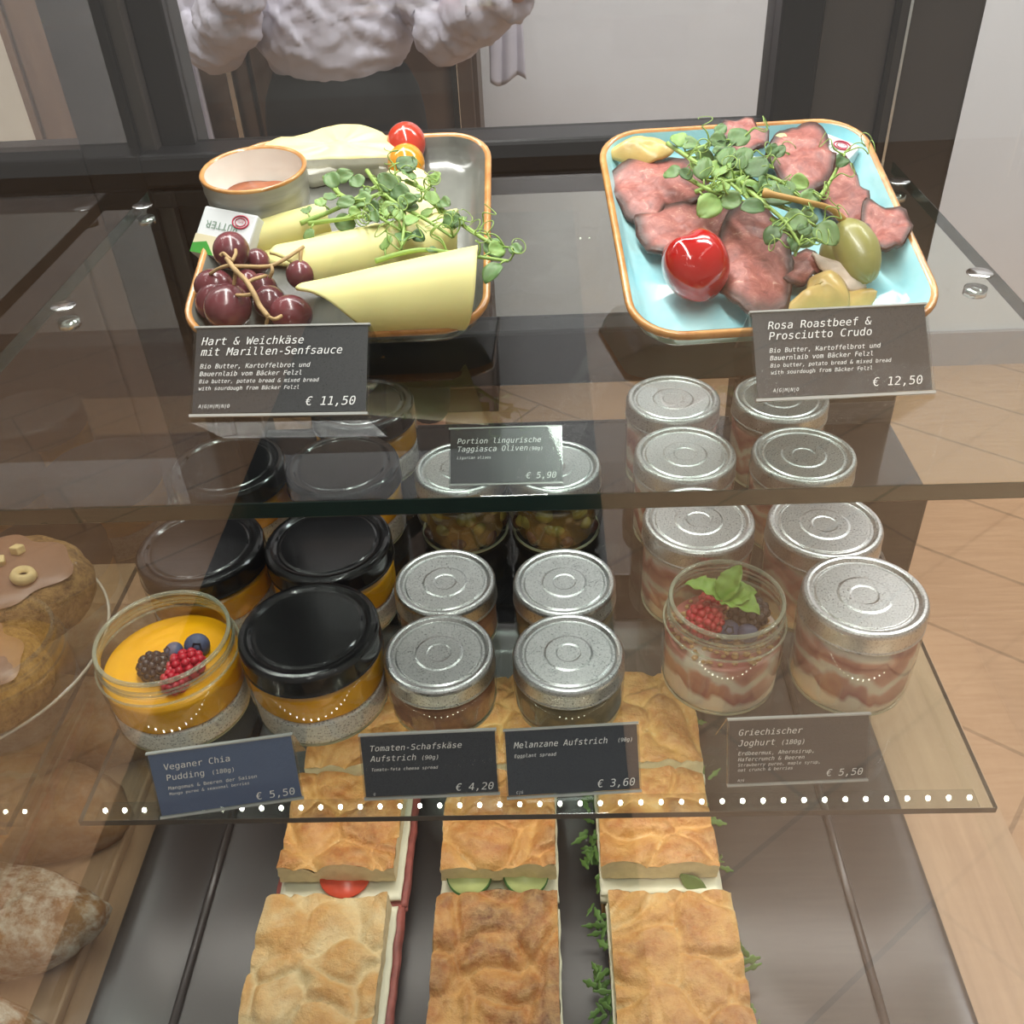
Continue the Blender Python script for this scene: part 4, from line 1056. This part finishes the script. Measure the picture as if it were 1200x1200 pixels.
card((180, 886), (349, 861), (188, 959), (356, 935), .0006, [('Veganer Chia', .10, .74, .066, 'LEFT', .1), ('Pudding', .10, .575, .066, 'LEFT', .1), ('(180g)', .41, .575, .047, 'LEFT', .1), ('Mangomus & Beeren der Saison', .10, .43, .038, 'LEFT', .1), ('Mango puree & seasonal berries', .10, .345, .032, 'LEFT', .1), ('€ 5,50', .95, .09, .080, 'RIGHT', .1)],
     'price card reading Veganer Chia Pudding before the open chia jar, blue reflection coloured in', 62, mat='card_blue_reflection')
card((424, 862), (584, 856), (427, 937), (586, 930), .0006, [('Tomaten-Schafskäse', .07, .76, .065, 'LEFT', K), ('Aufstrich', .07, .60, .065, 'LEFT', K), ('(90g)', .44, .60, .046, 'LEFT', K), ('Tomato-feta cheese spread', .07, .45, .034, 'LEFT', K), ('€ 4,20', .955, .09, .082, 'RIGHT', K), ('G', .07, .07, .03, 'LEFT', K)],
     'dark price card reading Tomaten-Schafskäse Aufstrich before the tomato spread', 62, mat='card_slate_reflection')
card((589, 855), (748, 848), (594, 936), (752, 927), .0006, [('Melanzane Aufstrich', .07, .74, .0635, 'LEFT', K), ('(90g)', .835, .75, .040, 'LEFT', K), ('Eggplant spread', .07, .60, .036, 'LEFT', K), ('€ 3,60', .95, .10, .082, 'RIGHT', K), ('C|G', .07, .07, .03, 'LEFT', K)],
     'dark price card reading Melanzane Aufstrich before the eggplant spread', 62, mat='card_slate_reflection')
card((848, 843), (1015, 839), (852, 921), (1017, 914), .0006, [('Griechischer', .07, .77, .065, 'LEFT', K), ('Joghurt', .07, .61, .065, 'LEFT', K), ('(180g)', .37, .61, .050, 'LEFT', K), ('Erdbeermus, Ahornsirup,', .07, .47, .041, 'LEFT', K), ('Hafercrunch & Beeren', .07, .38, .041, 'LEFT', K), ('Strawberry puree, maple syrup,', .07, .30, .034, 'LEFT', K), ('oat crunch & berries', .07, .225, .034, 'LEFT', K), ('€ 5,50', .955, .10, .076, 'RIGHT', K), ('A|G', .07, .07, .028, 'LEFT', K)],
     'grey price card reading Griechischer Joghurt before the open yogurt jar', 62)

# ------------------------------------------------------------------ focaccia sandwiches on the tray
def crust(name, tone):
    t = NT(name); v = t.coord(); f = t.noise(v, 22, 5, .6, .4); g = t.noise(v, 110, 6, .75); k = t.noise(v, 55, 4, .6)
    c = [rgb(226, 204, 158), rgb(208, 154, 84), rgb(172, 104, 44), rgb(104, 54, 26)]
    lo = .46 - tone*.20
    ba = t.n('ShaderNodeAttribute', attribute_name='bake'); f = t.math('ADD', t.math('MULTIPLY', f, .75), t.math('MULTIPLY', t.math('SUBTRACT', ba.outputs['Fac'], .25), .32))
    base = t.ramp(f, [(lo-.22, c[0]), (lo-.06, c[1]), (lo+.10, c[2]), (lo+.28, c[3])])
    v2 = t.coord((1, 3, 3)); h = t.noise(v2, 420, 2, .5)
    herb = t.math('MULTIPLY', t.ramp(h, [(.70, (0, 0, 0, 1)), (.74, (1, 1, 1, 1))]), t.ramp(k, [(.50, (0, 0, 0, 1)), (.60, (1, 1, 1, 1))]))
    t.l(t.mix(herb, t.mix(t.math('MULTIPLY', t.ramp(g, [(.35, (0, 0, 0, 1)), (.7, (1, 1, 1, 1))]), .55), base, rgb(228, 186, 120)), rgb(84, 76, 44)), t.b.inputs['Base Color'])
    t.set(Roughness=.45, Coat_Weight=.16, Coat_Roughness=.3); t.bump(t.math('ADD', g, t.math('MULTIPLY', k, .8)), .8, .003); return t.m
CR = {k: crust('focaccia_crust', k) for k in (-.55, .1, .75, .35)}
M['crumbface'] = plain('bread_crumb', rgb(228, 210, 170), .85, var=.10, vscale=160, bump=.6)
M['ham'] = plain('salami', rgb(156, 84, 76), .45, var=.3, vscale=90, bump=.3)
M['feta'] = plain('white_cheese', rgb(234, 230, 206), .5, var=.04, vscale=70)
M['tom'] = plain('tomato_slice', rgb(206, 76, 48), .25, var=.15, vscale=60)
M['rocket'] = plain('rocket_leaf', rgb(96, 130, 62), .5, var=.25, vscale=60)
M['cuc_skin'] = plain('cucumber_skin', rgb(70, 112, 52), .4, var=.2)
def sandwich(cx, y0, y1, W, tone, seed, kind, label, rz=0.0, H=.050, ledge=0.0):
    Ln = y1-y0; r = empty('focaccia_sandwich', (cx, (y0+y1)/2, -.1595), label, 'sandwich', 'focaccia sandwiches on the black tray', rz)
    def hgt(x, y):
        p = Vector((x+seed*.37, y+seed*.71, seed)); p = p + Vector((noise.noise(p*38), noise.noise(p*38+Vector((7, 3, 1))), 0))*.012
        ds = noise.voronoi(p*30, distance_metric='DISTANCE')[0]
        lump = 1 - math.exp(-(ds[1]-ds[0])*5.5 - max(0, noise.noise(p*24))*1.2)
        e = min(1, (W/2-abs(x))/.006)
        return .0080*lump + .0030*noise.noise(p*55) + .0010*noise.noise(p*150) - .0075 - .0015*(1-max(0, e))
    def block(zb, zt, top, jag):
        def fn(u, v):
            # wraps bottom edge -> side -> top -> side
            x = (u-.5)*W; y = (v-.5)*Ln
            return x, y
        m = MB(); nu, nv = 44, 50
        wob = lambda x, y, z: (x*(1+.030*noise.noise(Vector((seed, y*30, z*40)))), y*(1+.015*noise.noise(Vector((x*30, seed, z*40)))))
        top_v = lambda u, v: (lambda x, y: Vector((*wob(x, y, zt), zt + (hgt(x, y) if top else 0))))((u-.5)*W, (v-.5)*Ln)
        m.grid(top_v, nu, nv, 0)
        for k in range(4):
            def sd(u, v, k=k):
                q = ((u, 0), (1, u), (1-u, 1), (0, 1-u))[k]
                t_ = top_v(*q); x, y = wob((q[0]-.5)*W, (q[1]-.5)*Ln, zb); j = jag*noise.noise(Vector((x*220, y*220, v*9+seed)))
                return Vector((t_.x*(1-v)+x*v + j, t_.y*(1-v)+y*v + j, t_.z*(1-v)+zb*v))
            m.grid(sd, nu, 6, 1, flip=True)
        m.grid(lambda u, v: Vector((*wob((u-.5)*W, (v-.5)*Ln, zb), zb)), 8, 8, 1, flip=True)
        return m
    block(.0005, .0150, False, .0008).build('bottom_bread', [M['crumbface'], CR[.35]], r, True)
    tb = block(.0285, H-.003, True, .0010)
    if ledge: tb.v = [(x, y*(1-ledge/Ln)+ledge/2, z) for x, y, z in tb.v]
    me = tb.mesh('top_bread'); ba = me.attributes.new('bake', 'FLOAT', 'POINT')
    for i_, v_ in enumerate(me.vertices): ba.data[i_].value = (v_.co.z - (H-.012))/.012
    link('top_bread', me, [CR[tone], M['crumbface']], r)
    def layer(name, z, th, ex, mat, amp, sx=1.0, ox=0.0, oy=0.0, sy=1.0):
        m = MB()
        m.grid(lambda u, v: Vector(((u-.5)*(W*sx+ex)*(1+.02*noise.noise(Vector((v*9, seed, z*99)))) + ox, (v-.5)*(Ln*sy+ex)*(1+.02*noise.noise(Vector((u*9, seed, z*77)))) + oy, z + amp*noise.noise(Vector((u*7+seed, v*7, z*50))))), 26, 26)
        return sheet(m.build(name, mat, r), th)
    if kind == 'ham':
        layer('salami_slice', .0175, .0016, .013, M['ham'], .0022, ox=.002); layer('salami_slice', .0200, .0016, .010, M['ham'], .0022, ox=.003)
        layer('cheese_slice', .0235, .0028, .004, M['feta'], .0006, ox=.002)
        m = MB(); m.lathe([(0, 0), (.017, 0), (.0175, .001), (.017, .002), (0, .002)], 28); o = m.build('tomato_slice', M['tom'], r); o.location = (.004, -Ln/2+.014, .0285); o.rotation_euler = (.05, .1, 0)
    elif kind == 'cuke':
        layer('cheese_slice', .0180, .0035, .003, M['feta'], .0008)
        for k, ox in enumerate((-.020, .018)):
            m = MB(); m.lathe([(0, 0), (.0150, 0), (.0150, .0030), (0, .0030)], 30); o = m.build('cucumber_slice', M['cuke'], r)
            m = MB(); m.lathe([(.0149, -.0001), (.0157, .0002), (.0157, .0028), (.0149, .0031)], 30); m.build('cucumber_skin', M['cuc_skin'], o)
            o.location = (ox, -Ln/2+.013, .0285); o.rotation_euler = (.16, .1*k, 0)
    else:
        layer('cheese_slice', .0190, .006, .004, M['feta'], .0010, ox=.001); layer('cheese_slice', .0255, .003, .002, M['feta'], .0008)
        rn = random.Random(seed); m = MB()
        for k in range(46):
            sgn = rn.random(); x = -W/2 + rn.uniform(-.010, .004); y = rn.uniform(-Ln/2, Ln/2); z = .017+rn.uniform(-.004, .008)
            if sgn > .72: x = W/2 + rn.uniform(-.004, .006)
            L = rn.uniform(.008, .015); a = rn.uniform(0, 6.28); d = Vector((math.cos(a), math.sin(a), rn.uniform(-.5, .2))); sdv = d.orthogonal().normalized(); wv = rn.uniform(.003, .005)
            m.grid(lambda u, v: Vector((x, y, z)) + d*(u*L) + sdv*((v-.5)*wv*math.sin(PI*(.1+.85*u))*(1+.4*math.sin(u*14))), 8, 3)
        sheet(m.build('rocket_leaves', M['rocket'], r), .0003)
        m = MB(); m.grid(lambda u, v: Vector(((u-.5)*.020, (v-.5)*.011*math.sin(PI*(.06+.9*u)), .0015*math.sin(u*5))), 12, 5); o = sheet(m.build('basil_leaf', M['rocket'], r), .0004); o.location = (.022, -Ln/2+.004, .0295); o.rotation_euler = (.9, .3, -.5)
    return r
rows = ((-.150, .079, 'ham'), (-.0410, .077, 'cuke'), (.0665, .077, 'rocket'))
for k, (cx, W, kind) in enumerate(rows):
    fl = ('salami and cheese', 'cucumber', 'rocket and white cheese')[k]
    side = ('in front of the salami row', 'in front of the middle row', 'in front of the rocket row')[k]
    sandwich(cx+(-.002, 0, .004)[k], .258, .346, W+(.001, .001, .002)[k], (-.55, .75, .1)[k], 3.1+k*5, kind, ('pale herbed focaccia sandwich with salami edge, front of its row', 'darkest brown focaccia sandwich, front of the cucumber row', 'golden folded focaccia sandwich with rocket, front of its row')[k])
    sandwich(cx, .355, .442, W, (.45 if k == 9 else .35), 8.3+k*3, kind, 'golden focaccia sandwich with %s, second of its row below the shelf edge' % fl, ledge=.009)
    sandwich(cx+.002, .449, .535, W, (.35, .1, .35)[k], 15.7+k*4, kind, 'focaccia sandwich with %s, third of its row seen through the glass shelf' % fl)

# ------------------------------------------------------------------ photographer's reflection, built as a solid figure behind the rear glass
def skin_obj(name, verts, edges, mat, parent, root=0, sub=2):
    me = bpy.data.meshes.new(name); me.from_pydata([v[0] for v in verts], edges, []); me.update()
    o = bpy.data.objects.new(name, me); COL.objects.link(o)
    o.modifiers.new('skin', 'SKIN'); s = o.modifiers.new('sub', 'SUBSURF'); s.levels = sub; s.render_levels = sub
    lay = me.skin_vertices[0] if me.skin_vertices else None
    for i, v in enumerate(verts):
        rr = v[1] if isinstance(v[1], tuple) else (v[1], v[1]); lay.data[i].radius = rr; lay.data[i].use_root = (i == root)
    dg = bpy.context.evaluated_depsgraph_get(); new = bpy.data.meshes.new_from_object(o.evaluated_get(dg)); bpy.data.objects.remove(o)
    return link(name, new, mat, parent)
M['skin'] = plain('skin', rgb(216, 170, 146), .5, var=.04, sss=.1)
M['shirt'] = plain('white_shirt', rgb(216, 212, 224), .8, var=.05, vscale=9, bump=.3)
M['trousers'] = plain('black_trousers', rgb(7, 7, 9), .8, var=.15, vscale=20)
M['hair'] = plain('brown_hair', rgb(70, 48, 36), .5, var=.2, vscale=80)
M['shoe'] = plain('shoe_black', rgb(20, 20, 20), .4)
M['eye'] = plain('eye_white', rgb(235, 232, 228), .2, var=.02); M['lip'] = plain('lips', rgb(186, 110, 104), .4, var=.05)
per = empty('reflected_person', (-.384, 2.0, FZ), 'reflection of the photographer in white shirt and black trousers, built as a solid figure behind the rear glass, one arm held out', 'reflected_person')
V = []; E_ = []
def av(p, r): V.append((Vector(p), r)); return len(V)-1
pel = av((0, 0, .86), (.115, .085)); sp1 = av((0, 0, 1.0), (.10, .07)); ch = av((0, .01, 1.18), (.12, .08)); ne = av((0, .01, 1.33), .055); hd0 = av((0, -.01, 1.40), .050); hd1 = av((0, -.02, 1.49), (.075, .088)); hd2 = av((0, -.01, 1.56), (.066, .078))
E_ += [(pel, sp1), (sp1, ch), (ch, ne), (ne, hd0), (hd0, hd1), (hd1, hd2)]
arms = {}
for sx, el, wr in ((-1, (-.225, -.03, 1.00), (-.10, -.20, 1.11)), (1, (.21, -.06, .998), (.350, -.20, 1.075))):
    sh = av((sx*.155, .01, 1.25), .052); e = av(el, .038); w_ = av(wr, .026); pv = Vector(wr); dv = (Vector(wr)-Vector(el)).normalized()
    pm = av(pv + dv*.045, (.034, .018)); E_ += [(ch, sh), (sh, e), (e, w_), (w_, pm)]; arms[sx] = (sh, e, w_)
    sd = dv.cross(Vector((0, 0, 1))).normalized(); dn = dv.cross(sd)
    for k, (o_, L) in enumerate(((-.026, .062), (-.009, .070), (.009, .066), (.026, .054))):
        a0 = av(pv + dv*.080 + sd*o_, .0095); a1 = av(pv + dv*(.080+L*.5) + sd*o_*1.1 + dn*.006, .0085); a2 = av(pv + dv*(.080+L*.9) + sd*o_*1.15 + dn*.022, .0075); E_ += [(pm, a0), (a0, a1), (a1, a2)]
    t0 = av(pv + dv*.030 - sd*.036, .011); t1 = av(pv + dv*.060 - sd*.052 + dn*.006, .0095); E_ += [(w_, t0), (t0, t1)]
for sx in (-1, 1):
    hp = av((sx*.085, 0, .80), .085); kn = av((sx*.095, -.01, .45), .055); an = av((sx*.10, .01, .08), .038); to = av((sx*.105, -.12, .035), .032); E_ += [(pel, hp), (hp, kn), (kn, an), (an, to)]
body = skin_obj('body', V, E_, M['skin'], per, pel)
m = MB(); SY = Matrix.Diagonal((1, .74, 1))
m.lathe([(0, .89), (.105, .89), (.122, .92), (.140, .955), (.150, 1.0), (.150, 1.08), (.166, 1.18), (.160, 1.23), (.125, 1.275), (.078, 1.31), (.062, 1.335), (0, 1.335)], 48, M=SY)
for pts_ in (((-.13, .01, 1.24), (-.185, 0, 1.19), (-.215, -.01, 1.10), (-.228, -.03, 1.02), (-.205, -.07, .995), (-.15, -.14, 1.05), (-.108, -.19, 1.100)), ((.13, .01, 1.24), (.175, 0, 1.19), (.192, -.03, 1.10), (.210, -.06, 1.02), (.232, -.09, 1.000), (.290, -.14, 1.040), (.348, -.198, 1.074))):
    m.tube(spline(pts_, 36), [.072 - .030*(i_/36)**1.5 + .006*math.sin(i_*.9) for i_ in range(37)], 18)
me = m.mesh('shirt'); o = bpy.data.objects.new('shirt', me); COL.objects.link(o)
rm = o.modifiers.new('join', 'REMESH'); rm.mode = 'VOXEL'; rm.voxel_size = .0075
sm = o.modifiers.new('soften', 'SMOOTH'); sm.factor = .5; sm.iterations = 3
new = bpy.data.meshes.new_from_object(o.evaluated_get(bpy.context.evaluated_depsgraph_get())); bpy.data.objects.remove(o)
shirt = link('shirt', new, M['shirt'], per)
for v in shirt.data.vertices:
    p_ = v.co; q_ = Vector((p_.x*17 + p_.z*9, p_.y*8, p_.z*15 - p_.x*6))
    fold = max(0, 1 - abs(noise.noise(q_))*3.2) + .6*max(0, 1 - abs(noise.noise(q_*2.1 + Vector((5, 1, 2))))*3.2)
    v.co += v.normal*.010*fold*min(1, max(.15, (p_.z-.90)*12))
T = [((0, 0, .985), (.148, .112)), ((0, 0, .84), (.150, .115)), ((-.088, 0, .76), .092), ((.088, 0, .76), .092), ((-.098, -.01, .45), .066), ((.098, -.01, .45), .066), ((-.10, .01, .10), .056), ((.10, .01, .10), .056)]
skin_obj('trousers', [(Vector(a), b_) for a, b_ in T], [(0, 1), (1, 2), (1, 3), (2, 4), (3, 5), (4, 6), (5, 7)], M['trousers'], per, 1)
m = MB(); m.ball((0, .012, 1.545), (.088, .098, .090), 28, 18, fn=lambda d: .9 if d.y < -.35 and d.z < .35 else 1.0)
for k in range(len(m.v)):
    x, y, z = m.v[k]
    if y < -.03 and z < 1.56: m.v[k] = (x*.80, y*.5+.02, z)
m.build('hair', M['hair'], per)
m = MB(); m.ball((0, -.112, 1.475), (.012, .017, .018), 12, 10); m.build('nose', M['skin'], per)
for sx in (-1, 1):
    m = MB(); m.ball((0, 0, 0), (.013, .008, .007), 12, 8); o = m.build('eye', M['eye'], per); o.location = (sx*.030, -.098, 1.505)
    m = MB(); m.ball((0, 0, 0), .0048, 10, 8); p_ = m.build('iris', M['hair'], o); p_.location = (0, -.0065, 0)
    m = MB(); m.ball((0, 0, 0), (.007, .017, .027), 12, 10); o = m.build('ear', M['skin'], per); o.location = (sx*.078, -.005, 1.485)
    m = MB(); m.ball((sx*.105, -.055, .036), (.045, .125, .036), 20, 12); o = m.build('shoe', M['shoe'], per)
m = MB(); m.ball((0, -.098, 1.435), (.022, .008, .007), 14, 8); m.build('mouth', M['lip'], per)
